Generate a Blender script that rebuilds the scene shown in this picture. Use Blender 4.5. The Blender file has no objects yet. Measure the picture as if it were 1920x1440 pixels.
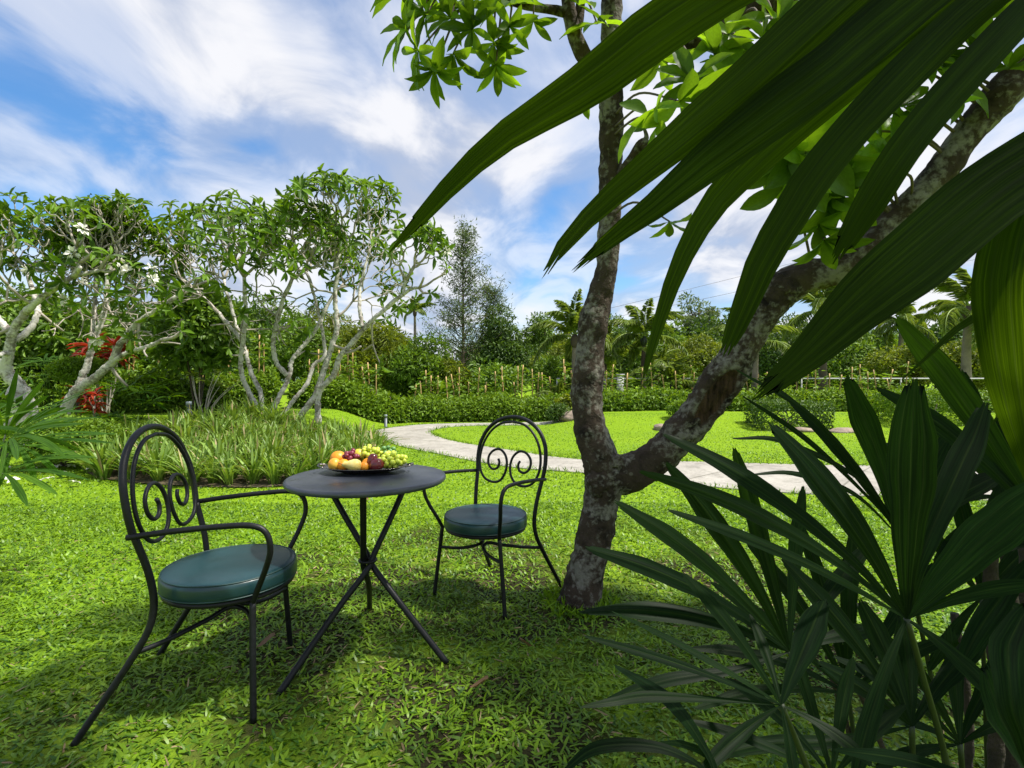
import bpy, math, random
import numpy as np
from mathutils import Vector, noise as mnoise

R = math.radians
sc = bpy.context.scene
COL = sc.collection
rng = np.random.default_rng(11)
random.seed(11)

# ------------------------------------------------------------------ camera
CAM_H = 1.11
TILT = math.atan(7 / 960)
cd = bpy.data.cameras.new("camera")
cam = bpy.data.objects.new("camera", cd)
COL.objects.link(cam)
cam.location = (0, 0, CAM_H)
cam.rotation_euler = (R(90) - TILT, 0, 0)
cd.sensor_width = 36
cd.lens = 18
cd.clip_start = 0.02
cd.clip_end = 5000
sc.camera = cam

# ------------------------------------------------------------------ sky, sun, exposure
SUN_EL, SUN_AZ = R(62), R(98)            # azimuth clockwise from +Y (straight ahead)
sun_dir = Vector((math.sin(SUN_AZ) * math.cos(SUN_EL), math.cos(SUN_AZ) * math.cos(SUN_EL), math.sin(SUN_EL)))
world = bpy.data.worlds.new("World")
sc.world = world
world.use_nodes = True
wn, wl = world.node_tree.nodes, world.node_tree.links
wn.clear()
w_out = wn.new("ShaderNodeOutputWorld")
w_bg = wn.new("ShaderNodeBackground")
w_bg.inputs["Strength"].default_value = 0.088
sky = wn.new("ShaderNodeTexSky")
sky.sky_type = 'NISHITA'
sky.sun_disc = False
sky.sun_elevation = SUN_EL
sky.sun_rotation = SUN_AZ
sky.air_density = 1.0
sky.dust_density = 0.6
sky.ozone_density = 2.2
tc = wn.new("ShaderNodeTexCoord")
sep = wn.new("ShaderNodeSeparateXYZ")
wl.new(tc.outputs["Generated"], sep.inputs[0])


def wmath(op, a, b=None):
    n = wn.new("ShaderNodeMath")
    n.operation = op
    for i, v in enumerate((a, b)):
        if v is None:
            continue
        if isinstance(v, (int, float)):
            n.inputs[i].default_value = v
        else:
            wl.new(v, n.inputs[i])
    return n.outputs[0]


zz = wmath('ADD', wmath('MAXIMUM', sep.outputs[2], 0.0), 0.22)
cu = wmath('DIVIDE', sep.outputs[0], zz)
cv = wmath('DIVIDE', sep.outputs[1], zz)
comb = wn.new("ShaderNodeCombineXYZ")
wl.new(cu, comb.inputs[0]); wl.new(cv, comb.inputs[1])
mp = wn.new("ShaderNodeMapping")
mp.inputs["Location"].default_value = (9.38, 4.93, 2.72)
mp.inputs["Rotation"].default_value = (0, 0, R(24))
mp.inputs["Scale"].default_value = (0.95, 0.72, 1.0)
wl.new(comb.outputs[0], mp.inputs[0])


def wnoise(scale, detail, rough, dist, vec):
    n = wn.new("ShaderNodeTexNoise")
    n.inputs["Scale"].default_value = scale
    n.inputs["Detail"].default_value = detail
    n.inputs["Roughness"].default_value = rough
    n.inputs["Distortion"].default_value = dist
    wl.new(vec, n.inputs["Vector"])
    return n.outputs["Fac"]


def wramp(stops, fac):
    n = wn.new("ShaderNodeValToRGB")
    cr = n.color_ramp
    cr.interpolation = 'EASE'
    while len(cr.elements) < len(stops):
        cr.elements.new(0.5)
    for e, (p, c) in zip(cr.elements, stops):
        e.position = p
        e.color = (c, c, c, 1) if isinstance(c, (int, float)) else c
    wl.new(fac, n.inputs[0])
    return n.outputs[0]


n_big = wnoise(1.25, 3, 0.5, 0.3, mp.outputs[0])
n_fine = wnoise(3.0, 7, 0.55, 0.5, mp.outputs[0])
mixn = wmath('ADD', wmath('MULTIPLY', n_big, 0.74), wmath('MULTIPLY', n_fine, 0.26))
cover = wramp([(0.37, 0.10), (0.455, 0.60), (0.56, 0.96)], mixn)
shade = wramp([(0.38, (0.50, 0.57, 0.73, 1)), (0.60, (0.95, 0.95, 0.98, 1))], n_fine)
hsv = wn.new("ShaderNodeHueSaturation")
hsv.inputs["Saturation"].default_value = 1.36
hsv.inputs["Value"].default_value = 1.6
wl.new(sky.outputs[0], hsv.inputs["Color"])
cl_gain = wn.new("ShaderNodeVectorMath")
cl_gain.operation = 'SCALE'
cl_gain.inputs["Scale"].default_value = 7.9
wl.new(shade, cl_gain.inputs[0])
wmix = wn.new("ShaderNodeMixRGB")
wl.new(cover, wmix.inputs[0])
wl.new(hsv.outputs[0], wmix.inputs[1])
wl.new(cl_gain.outputs[0], wmix.inputs[2])
wl.new(wmix.outputs[0], w_bg.inputs[0])
wl.new(w_bg.outputs[0], w_out.inputs[0])

sl = bpy.data.lights.new("sun", 'SUN')
sl.energy = 5.0
sl.angle = R(3.0)
sl.color = (1.0, 0.95, 0.86)
sun = bpy.data.objects.new("sun", sl)
COL.objects.link(sun)
sun.rotation_euler = sun_dir.to_track_quat('Z', 'Y').to_euler()
sun.location = (4, 2, 12)

sc.view_settings.view_transform = 'Standard'
sc.view_settings.look = 'None'
sc.view_settings.exposure = 0.56
sc.view_settings.gamma = 1.0
sc.view_settings.use_curve_mapping = False
sc.cycles.use_denoising = True
sc.cycles.max_bounces = 7
sc.cycles.diffuse_bounces = 3
sc.cycles.glossy_bounces = 3
sc.cycles.transmission_bounces = 5
sc.cycles.transparent_max_bounces = 6
sc.cycles.caustics_reflective = False
sc.cycles.caustics_refractive = False

# ------------------------------------------------------------------ pixel helpers (photograph pixels, 1920 x 1440)
CT, ST = math.cos(TILT), math.sin(TILT)


def P(px, py, d):
    """world point seen at a photograph pixel, d metres ahead of the camera"""
    u, v = (px - 960) / 960, (720 - py) / 960
    y = CT + v * ST
    z = -ST + v * CT
    return Vector((u * d / y, d, CAM_H + z * d / y))


def G(px, py, z=0.0):
    u, v = (px - 960) / 960, (720 - py) / 960
    y, zz_ = CT + v * ST, -ST + v * CT
    t = (z - CAM_H) / zz_
    return Vector((u * t, y * t, z))


def sstep(a, b, x):
    t = np.clip((np.asarray(x, float) - a) / (b - a), 0, 1)
    return t * t * (3 - 2 * t)


def gh(x, y):
    """height of the ground"""
    x = np.asarray(x, float); y = np.asarray(y, float)
    left = 0.42 * sstep(6.3, 9.2, y) * sstep(-3.0, -4.4, x)
    bank = 0.26 * sstep(11.0, 12.9, y + 0.25 * np.sin(x * 0.7)) * sstep(0.6, 2.6, x)
    back = 0.10 * sstep(13.6, 15, y)
    roll = 0.012 * np.sin(x * 1.7 + 0.6) * np.cos(y * 1.3) * sstep(1.0, 3.0, y)
    return np.maximum(left, bank) + back + roll


def ground(x, y, dz=0.0):
    return Vector((x, y, float(gh(x, y)) + dz))


# ------------------------------------------------------------------ mesh helpers
class MB:
    """collects shapes, then becomes one mesh"""

    def __init__(self):
        self.v, self.f, self.a, self.n = [], [], [], 0

    def add(self, verts, faces, val=None):
        verts = np.asarray(verts, float).reshape(-1, 3)
        self.v.append(verts)
        for f in faces:
            self.f.append((np.asarray(f) + self.n))
        if val is None:
            val = 0.5
        self.a.append(np.full(len(verts), val) if np.isscalar(val) else np.asarray(val, float))
        self.n += len(verts)
        return self

    def add_many(self, verts, faces, val):
        """verts (N,k,3), faces one (m,c) index array for the template; val (N,)"""
        N, k = verts.shape[0], verts.shape[1]
        self.v.append(verts.reshape(-1, 3))
        for F in faces:
            F = np.asarray(F)
            idx = (F[None] + (np.arange(N) * k)[:, None, None] + self.n).reshape(-1, F.shape[1])
            self.f.append(idx)
        self.a.append(np.repeat(np.asarray(val, float), k))
        self.n += N * k
        return self

    def mesh(self, name, mat, smooth=False):
        V = np.concatenate(self.v)
        me = bpy.data.meshes.new(name)
        groups = [f if f.ndim == 2 else f[None] for f in self.f]
        sizes = np.concatenate([np.full(len(g), g.shape[1]) for g in groups])
        loops = np.concatenate([g.ravel() for g in groups])
        me.vertices.add(len(V)); me.vertices.foreach_set("co", V.astype(np.float32).ravel())
        me.loops.add(len(loops)); me.loops.foreach_set("vertex_index", loops.astype(np.int32))
        me.polygons.add(len(sizes))
        starts = np.concatenate([[0], np.cumsum(sizes)[:-1]])
        me.polygons.foreach_set("loop_start", starts.astype(np.int32))
        me.polygons.foreach_set("loop_total", sizes.astype(np.int32))
        if smooth:
            me.polygons.foreach_set("use_smooth", np.ones(len(sizes), bool))
        me.update(calc_edges=True)
        at = me.attributes.new("v", 'FLOAT', 'POINT')
        at.data.foreach_set("value", np.concatenate(self.a).astype(np.float32))
        for m in (mat if isinstance(mat, (list, tuple)) else [mat]):
            me.materials.append(m)
        return me

    def build(self, name, mat, parent=None, smooth=False, loc=None):
        return link(name, self.mesh(name, mat, smooth), parent, loc)


def link(name, mesh, parent=None, loc=None):
    o = bpy.data.objects.new(name, mesh)
    COL.objects.link(o)
    if parent is not None:
        o.parent = parent
    if loc is not None:
        o.location = loc
    return o


def tag(o, label=None, cat=None, group=None, kind=None):
    if label: o["label"] = label
    if cat: o["category"] = cat
    if group: o["group"] = group
    if kind: o["kind"] = kind
    return o


def thing(name, label, cat, loc=(0, 0, 0), rz=0.0, group=None):
    o = link(name, None)
    o.location = loc
    o.rotation_euler = (0, 0, rz)
    return tag(o, label, cat, group)


def copy_tree(o, parent=None, kids=True):
    c = o.copy()
    COL.objects.link(c)
    c.parent = parent
    if kids:
        for ch in list(o.children):
            copy_tree(ch, c)
    return c


def norm(a):
    a = np.asarray(a, float)
    return a / np.maximum(np.linalg.norm(a, axis=-1, keepdims=True), 1e-9)


def spline(pts, n):
    """Catmull-Rom through pts (any columns), n samples"""
    p = np.asarray(pts, float)
    if len(p) == 2:
        t = np.linspace(0, 1, n)[:, None]
        return p[0] * (1 - t) + p[1] * t
    p = np.vstack([2 * p[0] - p[1], p, 2 * p[-1] - p[-2]])
    m = len(p) - 3
    seg = np.linalg.norm(np.diff(p[1:-1, :3], axis=0), axis=1)
    cum = np.concatenate([[0], np.cumsum(seg)])
    s = np.linspace(0, cum[-1], n)
    i = np.clip(np.searchsorted(cum, s, side='right') - 1, 0, m - 1)
    t = ((s - cum[i]) / np.maximum(seg[i], 1e-9))[:, None]
    a, b, c, d = p[i], p[i + 1], p[i + 2], p[i + 3]
    return 0.5 * (2 * b + (c - a) * t + (2 * a - 5 * b + 4 * c - d) * t ** 2 + (3 * b - a - 3 * c + d) * t ** 3)


def tube(mb, pts, rad, sides=8, caps=True, closed=False, val=None):
    p = np.asarray(pts, float)
    n = len(p)
    rad = np.full(n, rad) if np.isscalar(rad) else np.asarray(rad, float)
    t = np.zeros_like(p)
    if closed:
        t = norm(np.roll(p, -1, 0) - np.roll(p, 1, 0))
    else:
        t[1:-1] = p[2:] - p[:-2]; t[0] = p[1] - p[0]; t[-1] = p[-1] - p[-2]
        t = norm(t)
    ref = np.array([0, 0, 1.0]) if abs(t[0][2]) < 0.9 else np.array([1.0, 0, 0])
    u = norm(np.cross(t[0], ref))
    U = [u]
    for k in range(1, n):
        u = U[-1] - t[k] * np.dot(U[-1], t[k])
        U.append(norm(u))
    U = np.array(U); W = np.cross(t, U)
    a = np.arange(sides) / sides * 2 * math.pi
    ring = p[:, None] + rad[:, None, None] * (np.cos(a)[None, :, None] * U[:, None] + np.sin(a)[None, :, None] * W[:, None])
    V = ring.reshape(-1, 3)
    rows = np.arange(n if closed else n - 1)
    cidx = np.arange(sides)
    i0 = (rows[:, None] * sides + cidx).ravel()
    i1 = (rows[:, None] * sides + (cidx + 1) % sides).ravel()
    up = ((rows[:, None] + 1) % n * sides + (cidx + 1) % sides).ravel()
    up0 = ((rows[:, None] + 1) % n * sides + cidx).ravel()
    faces = [np.stack([i0, i1, up, up0], 1)]
    if caps and not closed:
        V = np.vstack([V, p[:1], p[-1:]])
        c0, c1 = n * sides, n * sides + 1
        faces.append(np.stack([np.full(sides, c0), (cidx + 1) % sides, cidx], 1))
        b = (n - 1) * sides
        faces.append(np.stack([np.full(sides, c1), b + cidx, b + (cidx + 1) % sides], 1))
    mb.v.append(V)
    for f in faces:
        mb.f.append(f + mb.n)
    mb.a.append(np.full(len(V), 0.5 if val is None else val) if (val is None or np.isscalar(val)) else np.asarray(val))
    mb.n += len(V)
    return mb


def lathe(mb, prof, seg=32, scale=(1, 1), centre=(0, 0, 0), val=0.5):
    """prof: list of (r, z) from bottom to top, closed at the axis when r = 0"""
    prof = np.asarray(prof, float)
    a = np.arange(seg) / seg * 2 * math.pi
    V = np.stack([prof[:, None, 0] * np.cos(a) * scale[0], prof[:, None, 0] * np.sin(a) * scale[1],
                  np.repeat(prof[:, 1:2], seg, 1)], -1).reshape(-1, 3) + np.asarray(centre)
    n = len(prof)
    r, c = np.arange(n - 1), np.arange(seg)
    F = np.stack([(r[:, None] * seg + c).ravel(), (r[:, None] * seg + (c + 1) % seg).ravel(),
                  ((r[:, None] + 1) * seg + (c + 1) % seg).ravel(), ((r[:, None] + 1) * seg + c).ravel()], 1)
    mb.v.append(V); mb.f.append(F + mb.n); mb.a.append(np.full(len(V), val)); mb.n += len(V)
    return mb


def box(mb, c, s, val=0.5):
    c, s = np.asarray(c, float), np.asarray(s, float) / 2
    V = np.array([[x, y, z] for x in (-1, 1) for y in (-1, 1) for z in (-1, 1)]) * s + c
    F = np.array([[0, 1, 3, 2], [4, 6, 7, 5], [0, 4, 5, 1], [2, 3, 7, 6], [0, 2, 6, 4], [1, 5, 7, 3]])
    mb.v.append(V); mb.f.append(F + mb.n); mb.a.append(np.full(8, val)); mb.n += 8
    return mb


# leaf templates: (along, across, up) in leaf units, faces
T_SMALL = (np.array([[0, 0, 0], [.45, .5, .10], [1, 0, -.12], [.45, -.5, .10]]), [np.array([[0, 1, 2], [0, 2, 3]])])
T_LEAF = (np.array([[0, 0, 0], [.3, 0, -.03], [.65, 0, -.03], [1, 0, -.16],
                    [.28, .34, .07], [.62, .5, .06], [.88, .26, -.03],
                    [.28, -.34, .07], [.62, -.5, .06], [.88, -.26, -.03]]),
          [np.array([[0, 1, 4], [0, 7, 1]]), np.array([[1, 2, 5, 4], [2, 3, 6, 5], [1, 7, 8, 2], [2, 8, 9, 3]])])
T_BLADE = (np.array([[0, -.5, 0], [0, .5, 0], [.35, -.5, .0], [.35, .5, .0], [.7, -.38, 0], [.7, .38, 0], [1, 0, 0]]),
           [np.array([[0, 1, 3, 2], [2, 3, 5, 4]]), np.array([[4, 5, 6]])])

T_TURF = (np.array([[0, -.22, 0], [0, .22, 0], [.30, -.5, .02], [.30, .5, .02], [.68, -.40, 0], [.68, .40, 0], [1, 0, 0]]),
          [np.array([[0, 1, 3, 2], [2, 3, 5, 4]]), np.array([[4, 5, 6]])])


def leaves(mb, C, D, N, L, W, tmpl, val, curl=0.0):
    """many leaves at C pointing along D with upper side N"""
    C = np.asarray(C, float)
    D = norm(D)
    N = norm(N - D * np.sum(N * D, -1, keepdims=True))
    S = np.cross(N, D)
    T = tmpl[0]
    L = np.broadcast_to(np.asarray(L, float), (len(C),)); W = np.broadcast_to(np.asarray(W, float), (len(C),))
    up = T[None, :, 2] * L[:, None]
    if np.ndim(curl) or curl:
        up = up - (T[None, :, 0] ** 2) * np.broadcast_to(np.asarray(curl), (len(C),))[:, None] * L[:, None]
    V = (C[:, None] + D[:, None] * (T[None, :, 0] * L[:, None])[..., None]
         + S[:, None] * (T[None, :, 1] * W[:, None])[..., None] + N[:, None] * up[..., None])
    mb.add_many(V, tmpl[1], np.broadcast_to(np.asarray(val, float), (len(C),)))
    return mb


def rand_dirs(n):
    v = rng.normal(size=(n, 3))
    return norm(v)


# ------------------------------------------------------------------ materials
def newmat(name):
    m = bpy.data.materials.new(name)
    m.use_nodes = True
    nt = m.node_tree
    nt.nodes.clear()
    out = nt.nodes.new("ShaderNodeOutputMaterial")
    return m, nt, out


def nd(nt, kind, **kw):
    n = nt.nodes.new(kind)
    for k, v in kw.items():
        if k in n.inputs.keys():
            n.inputs[k].default_value = v
        else:
            setattr(n, k, v)
    return n


def ramp(nt, fac, stops, interp='LINEAR'):
    n = nt.nodes.new("ShaderNodeValToRGB")
    cr = n.color_ramp
    cr.interpolation = interp
    while len(cr.elements) < len(stops):
        cr.elements.new(0.5)
    for e, (p, c) in zip(cr.elements, stops):
        e.position = p
        e.color = (c[0], c[1], c[2], 1) if not isinstance(c, (int, float)) else (c, c, c, 1)
    nt.links.new(fac, n.inputs[0])
    return n.outputs[0]


def mixc(nt, fac, a, b, mode='MIX'):
    n = nt.nodes.new("ShaderNodeMixRGB")
    n.blend_type = mode
    for i, v in enumerate((fac, a, b)):
        if isinstance(v, (int, float)):
            n.inputs[i].default_value = v if i == 0 else (v, v, v, 1)
        elif isinstance(v, tuple):
            n.inputs[i].default_value = (*v[:3], 1)
        else:
            nt.links.new(v, n.inputs[i])
    return n.outputs[0]


def noise_tex(nt, scale, detail=4, rough=0.55, dist=0.0, vec=None):
    n = nd(nt, "ShaderNodeTexNoise", Scale=scale, Detail=detail, Roughness=rough, Distortion=dist)
    if vec is None:
        t = nt.nodes.new("ShaderNodeTexCoord")
        vec = t.outputs["Object"]
    nt.links.new(vec, n.inputs["Vector"])
    return n.outputs["Fac"]


def bump(nt, height, strength, dist=0.01):
    b = nd(nt, "ShaderNodeBump", Strength=strength, Distance=dist)
    nt.links.new(height, b.inputs["Height"])
    return b.outputs[0]


def leafmat(name, c1, c2, trans=0.35, rough=0.45, tcol=None, spec=0.4, nscale=6.0, vary=0.35):
    """c1..c2 by leaf; light shines through"""
    m, nt, out = newmat(name)
    at = nd(nt, "ShaderNodeAttribute", attribute_name="v")
    col = ramp(nt, at.outputs["Fac"], [(0.0, c1), (0.75, c2), (1.0, tuple(min(1, 1.25 * k) for k in c2))])
    nz = noise_tex(nt, nscale, 2)
    col = mixc(nt, vary, col, ramp(nt, nz, [(0.3, (0.45, 0.45, 0.45)), (0.7, (1.35, 1.35, 1.25))]), 'MULTIPLY')
    p = nd(nt, "ShaderNodeBsdfPrincipled", Roughness=rough)
    p.inputs["Specular IOR Level"].default_value = spec
    nt.links.new(col, p.inputs["Base Color"])
    tr = nd(nt, "ShaderNodeBsdfTranslucent")
    tcol = tcol or (1.5, 1.35, 0.55)
    nt.links.new(mixc(nt, 1.0, col, tcol, 'MULTIPLY'), tr.inputs["Color"])
    mx = nd(nt, "ShaderNodeMixShader", Fac=trans)
    nt.links.new(p.outputs[0], mx.inputs[1]); nt.links.new(tr.outputs[0], mx.inputs[2])
    nt.links.new(mx.outputs[0], out.inputs[0])
    return m


def plain(name, col, rough=0.5, metal=0.0, spec=0.5, nscale=0, namp=0.3, bscale=0, bstr=0.2, bdist=0.002, coat=0.0):
    m, nt, out = newmat(name)
    p = nd(nt, "ShaderNodeBsdfPrincipled", Roughness=rough, Metallic=metal)
    p.inputs["Base Color"].default_value = (*col, 1)
    p.inputs["Specular IOR Level"].default_value = spec
    p.inputs["Coat Weight"].default_value = coat
    if nscale:
        nz = noise_tex(nt, nscale, 5)
        c = mixc(nt, 1.0, col, ramp(nt, nz, [(0.25, (1 - namp,) * 3), (0.75, (1 + namp,) * 3)]), 'MULTIPLY')
        nt.links.new(c, p.inputs["Base Color"])
        nt.links.new(ramp(nt, nz, [(0.2, max(0, rough - .12)), (0.8, min(1, rough + .12))]), p.inputs["Roughness"])
    if bscale:
        nt.links.new(bump(nt, noise_tex(nt, bscale, 4), bstr, bdist), p.inputs["Normal"])
    nt.links.new(p.outputs[0], out.inputs[0])
    return m


def barkmat(name, dark, mid, pale, scale=9.0, cover=0.5, bstr=0.9, wound=False, bdist=0.02):
    m, nt, out = newmat(name)
    t = nt.nodes.new("ShaderNodeTexCoord")
    vec = t.outputs["Object"]
    n1 = noise_tex(nt, scale, 6, 0.65, 0.4, vec)
    n2 = noise_tex(nt, scale * 4.5, 5, 0.6, 0.2, vec)
    n3 = noise_tex(nt, scale * 0.8, 4, 0.55, 0.4, vec)
    col = ramp(nt, n1, [(0.32, dark), (0.5, mid), (0.68, tuple(k * 1.25 for k in mid))])
    lich = ramp(nt, mixc(nt, 0.45, n3, n2), [(cover - 0.045, 0.0), (cover + 0.06, 1.0)])
    col = mixc(nt, lich, col, ramp(nt, n2, [(0.3, tuple(k * 0.72 for k in pale)), (0.7, pale)]))
    vor = nd(nt, "ShaderNodeTexVoronoi", Scale=scale * 1.5)
    nt.links.new(vec, vor.inputs["Vector"])
    spots = ramp(nt, vor.outputs["Distance"], [(0.10, 1.0), (0.16, 0.0)])
    col = mixc(nt, mixc(nt, 1.0, spots, n3, 'MULTIPLY'), col, tuple(min(0.8, k * 1.15) for k in pale))
    if wound:
        at = nd(nt, "ShaderNodeAttribute", attribute_name="v")
        wfac = ramp(nt, at.outputs["Fac"], [(0.60, 0.0), (0.75, 1.0)])
        mpn = nd(nt, "ShaderNodeMapping")
        mpn.inputs["Rotation"].default_value = (0, R(38), 0)
        mpn.inputs["Scale"].default_value = (60, 30, 5)
        nt.links.new(vec, mpn.inputs[0])
        grain = nd(nt, "ShaderNodeTexNoise", Scale=1.0, Detail=4.0)
        nt.links.new(mpn.outputs[0], grain.inputs["Vector"])
        wood = ramp(nt, grain.outputs["Fac"], [(0.3, (0.012, 0.007, 0.004)), (0.7, (0.085, 0.05, 0.027))])
        col = mixc(nt, wfac, col, wood)
    p = nd(nt, "ShaderNodeBsdfPrincipled", Roughness=0.88)
    p.inputs["Specular IOR Level"].default_value = 0.2
    nt.links.new(col, p.inputs["Base Color"])
    h = mixc(nt, 0.5, n1, n2)
    nt.links.new(bump(nt, h, bstr, bdist), p.inputs["Normal"])
    nt.links.new(p.outputs[0], out.inputs[0])
    return m


M = {}
M['black_metal'] = plain("black_metal", (0.007, 0.0075, 0.009), 0.48, 0.0, 0.32, nscale=60, namp=0.4, bscale=240, bstr=0.12, bdist=0.001)
M['table_top'] = plain("table_top_paint", (0.050, 0.056, 0.071), 0.36, 0.0, 0.5, nscale=14, namp=0.25, bscale=500, bstr=0.08, bdist=0.0006)
M['vinyl'] = plain("green_vinyl", (0.012, 0.044, 0.050), 0.36, 0.0, 0.5, nscale=9, namp=0.25, bscale=190, bstr=0.16, bdist=0.0012)
M['vinyl_seam'] = plain("vinyl_seam", (0.010, 0.040, 0.038), 0.5)
M['pewter'] = plain("pewter", (0.22, 0.20, 0.18), 0.3, 1.0, nscale=40, namp=0.4)
M['bark_fg'] = barkmat("foreground_bark", (0.008, 0.006, 0.005), (0.050, 0.036, 0.026), (0.215, 0.20, 0.17), 9.0, 0.53, 1.0, True)
M['bark_fr'] = barkmat("frangipani_bark", (0.08, 0.065, 0.05), (0.25, 0.22, 0.185), (0.62, 0.59, 0.53), 6.0, 0.47, 0.6)
M['twig'] = plain("grey_twig_bark", (0.36, 0.32, 0.27), 0.85, nscale=7, namp=0.5)
M['twig_dark'] = plain("brown_twig_bark", (0.11, 0.085, 0.062), 0.85, nscale=14, namp=0.5)
M['bark_dark'] = plain("dark_bark", (0.075, 0.055, 0.04), 0.9, nscale=3, namp=0.5)
M['palm_trunk'] = plain("palm_trunk", (0.20, 0.165, 0.13), 0.9, nscale=3.5, namp=0.5)
M['bamboo'] = plain("bamboo_stake", (0.50, 0.33, 0.13), 0.6, nscale=4, namp=0.35)
M['rock'] = plain("garden_rock", (0.27, 0.21, 0.165), 0.9, nscale=5, namp=0.45, bscale=14, bstr=0.8, bdist=0.03)
M['white_paint'] = plain("white_paint", (0.42, 0.43, 0.42), 0.55, nscale=5, namp=0.15)
M['steel_grey'] = plain("bollard_grey", (0.09, 0.105, 0.115), 0.45, 0.3, nscale=8, namp=0.2)
M['bollard_cap'] = plain("bollard_cap", (0.30, 0.34, 0.36), 0.4, 0.3)
M['concrete_pole'] = plain("concrete_pole", (0.25, 0.24, 0.22), 0.8, nscale=4, namp=0.2)
M['insulator'] = plain("dark_insulator", (0.03, 0.028, 0.03), 0.4)
M['petal'] = leafmat("white_petal", (0.72, 0.70, 0.60), (0.82, 0.80, 0.74), 0.2, 0.5, (1, 1, 0.9), vary=0.05)
M['dry_leaf'] = leafmat("dry_leaf", (0.12, 0.06, 0.03), (0.24, 0.14, 0.07), 0.15, 0.7, (1, .8, .5))

M['lf_fr'] = leafmat("frangipani_leaf", (0.05, 0.11, 0.010), (0.125, 0.235, 0.016), 0.42, 0.45, spec=0.22)
M['lf_fg'] = leafmat("canopy_leaf", (0.06, 0.12, 0.012), (0.13, 0.235, 0.02), 0.6, 0.4, (1.9, 1.75, 0.45), nscale=14, vary=0.25)
M['lf_bright'] = leafmat("bright_foliage", (0.075, 0.15, 0.016), (0.155, 0.27, 0.024), 0.32, 0.5)
M['lf_yellow'] = leafmat("yellow_green_foliage", (0.10, 0.145, 0.014), (0.20, 0.26, 0.022), 0.34, 0.5)
M['lf_mid'] = leafmat("mid_foliage", (0.068, 0.135, 0.014), (0.155, 0.265, 0.025), 0.3, 0.5)
M['lf_dark'] = leafmat("dark_foliage", (0.038, 0.085, 0.016), (0.10, 0.18, 0.025), 0.25, 0.5)
M['lf_blue'] = leafmat("blue_green_foliage", (0.07, 0.12, 0.06), (0.15, 0.21, 0.10), 0.4, 0.6)
M['lf_palm'] = leafmat("coconut_frond", (0.11, 0.175, 0.03), (0.23, 0.32, 0.06), 0.3, 0.42, spec=0.5)
M['lf_lily'] = leafmat("lily_leaf", (0.095, 0.18, 0.022), (0.215, 0.335, 0.06), 0.3, 0.42, spec=0.35)
M['lf_dry'] = leafmat("straw_leaf", (0.34, 0.27, 0.12), (0.52, 0.43, 0.22), 0.25, 0.6, (1, .9, .6))
M['lf_red'] = leafmat("red_cordyline", (0.16, 0.02, 0.012), (0.40, 0.055, 0.022), 0.35, 0.4, (1.5, .8, .6))
M['lf_hedge'] = leafmat("hedge_leaf", (0.07, 0.145, 0.011), (0.175, 0.295, 0.020), 0.32, 0.5, spec=0.25)
M['grass'] = leafmat("grass_blade", (0.042, 0.122, 0.012), (0.205, 0.35, 0.013), 0.34, 0.42, (1.35, 1.3, 0.4), spec=0.35, nscale=2.3, vary=0.5)
M['straw'] = leafmat("dead_grass", (0.17, 0.12, 0.055), (0.34, 0.26, 0.13), 0.15, 0.7, (1, .9, .6))

# ================================================================== SETTING
# ground: one sheet to the horizon
def axis(fine, step, far):
    a = list(np.arange(0, fine, step))
    s = step
    while a[-1] < far:
        s *= 1.35
        a.append(a[-1] + s)
    return np.array(a)


xa = axis(15, 0.2, 900)
xs = np.concatenate([-xa[:0:-1], xa])
ya = axis(17, 0.2, 900)
ys = np.concatenate([-axis(3, 0.5, 300)[:0:-1], ya])
X, Y = np.meshgrid(xs, ys)
Z = gh(X, Y)
mb = MB()
nx, ny = len(xs), len(ys)
r, c = np.meshgrid(np.arange(ny - 1), np.arange(nx - 1), indexing='ij')
i0 = (r * nx + c).ravel()
mb.v.append(np.stack([X, Y, Z], -1).reshape(-1, 3)); mb.a.append(np.full(nx * ny, .5)); mb.n = nx * ny
mb.f.append(np.stack([i0, i0 + 1, i0 + nx + 1, i0 + nx], 1))
m, nt, out = newmat("lawn_ground")
tcn = nt.nodes.new("ShaderNodeTexCoord")
vec = tcn.outputs["Object"]
nA = noise_tex(nt, 1.1, 4, 0.6, 0.3, vec)
nB = noise_tex(nt, 55, 3, 0.7, 0.0, vec)
nC = noise_tex(nt, 6.5, 5, 0.6, 0.2, vec)
nL = noise_tex(nt, 0.45, 3, 0.5, 0.2, vec)
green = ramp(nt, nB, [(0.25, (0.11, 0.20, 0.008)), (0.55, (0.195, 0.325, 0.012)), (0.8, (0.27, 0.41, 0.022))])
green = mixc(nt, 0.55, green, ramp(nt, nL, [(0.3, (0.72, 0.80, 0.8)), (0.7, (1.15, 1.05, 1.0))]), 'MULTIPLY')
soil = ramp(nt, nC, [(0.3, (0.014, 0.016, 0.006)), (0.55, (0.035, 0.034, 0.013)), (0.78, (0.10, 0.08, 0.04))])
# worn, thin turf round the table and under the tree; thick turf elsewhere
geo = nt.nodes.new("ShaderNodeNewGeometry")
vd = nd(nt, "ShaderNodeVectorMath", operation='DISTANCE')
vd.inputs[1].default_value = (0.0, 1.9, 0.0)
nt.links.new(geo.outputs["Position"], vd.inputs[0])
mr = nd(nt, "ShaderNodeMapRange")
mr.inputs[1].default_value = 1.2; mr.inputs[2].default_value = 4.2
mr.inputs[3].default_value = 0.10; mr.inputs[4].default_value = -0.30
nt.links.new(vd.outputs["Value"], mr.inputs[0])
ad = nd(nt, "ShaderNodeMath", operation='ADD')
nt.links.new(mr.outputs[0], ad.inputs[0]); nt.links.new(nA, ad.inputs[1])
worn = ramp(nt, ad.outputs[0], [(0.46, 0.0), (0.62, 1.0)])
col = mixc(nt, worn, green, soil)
p = nd(nt, "ShaderNodeBsdfPrincipled", Roughness=0.95)
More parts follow.
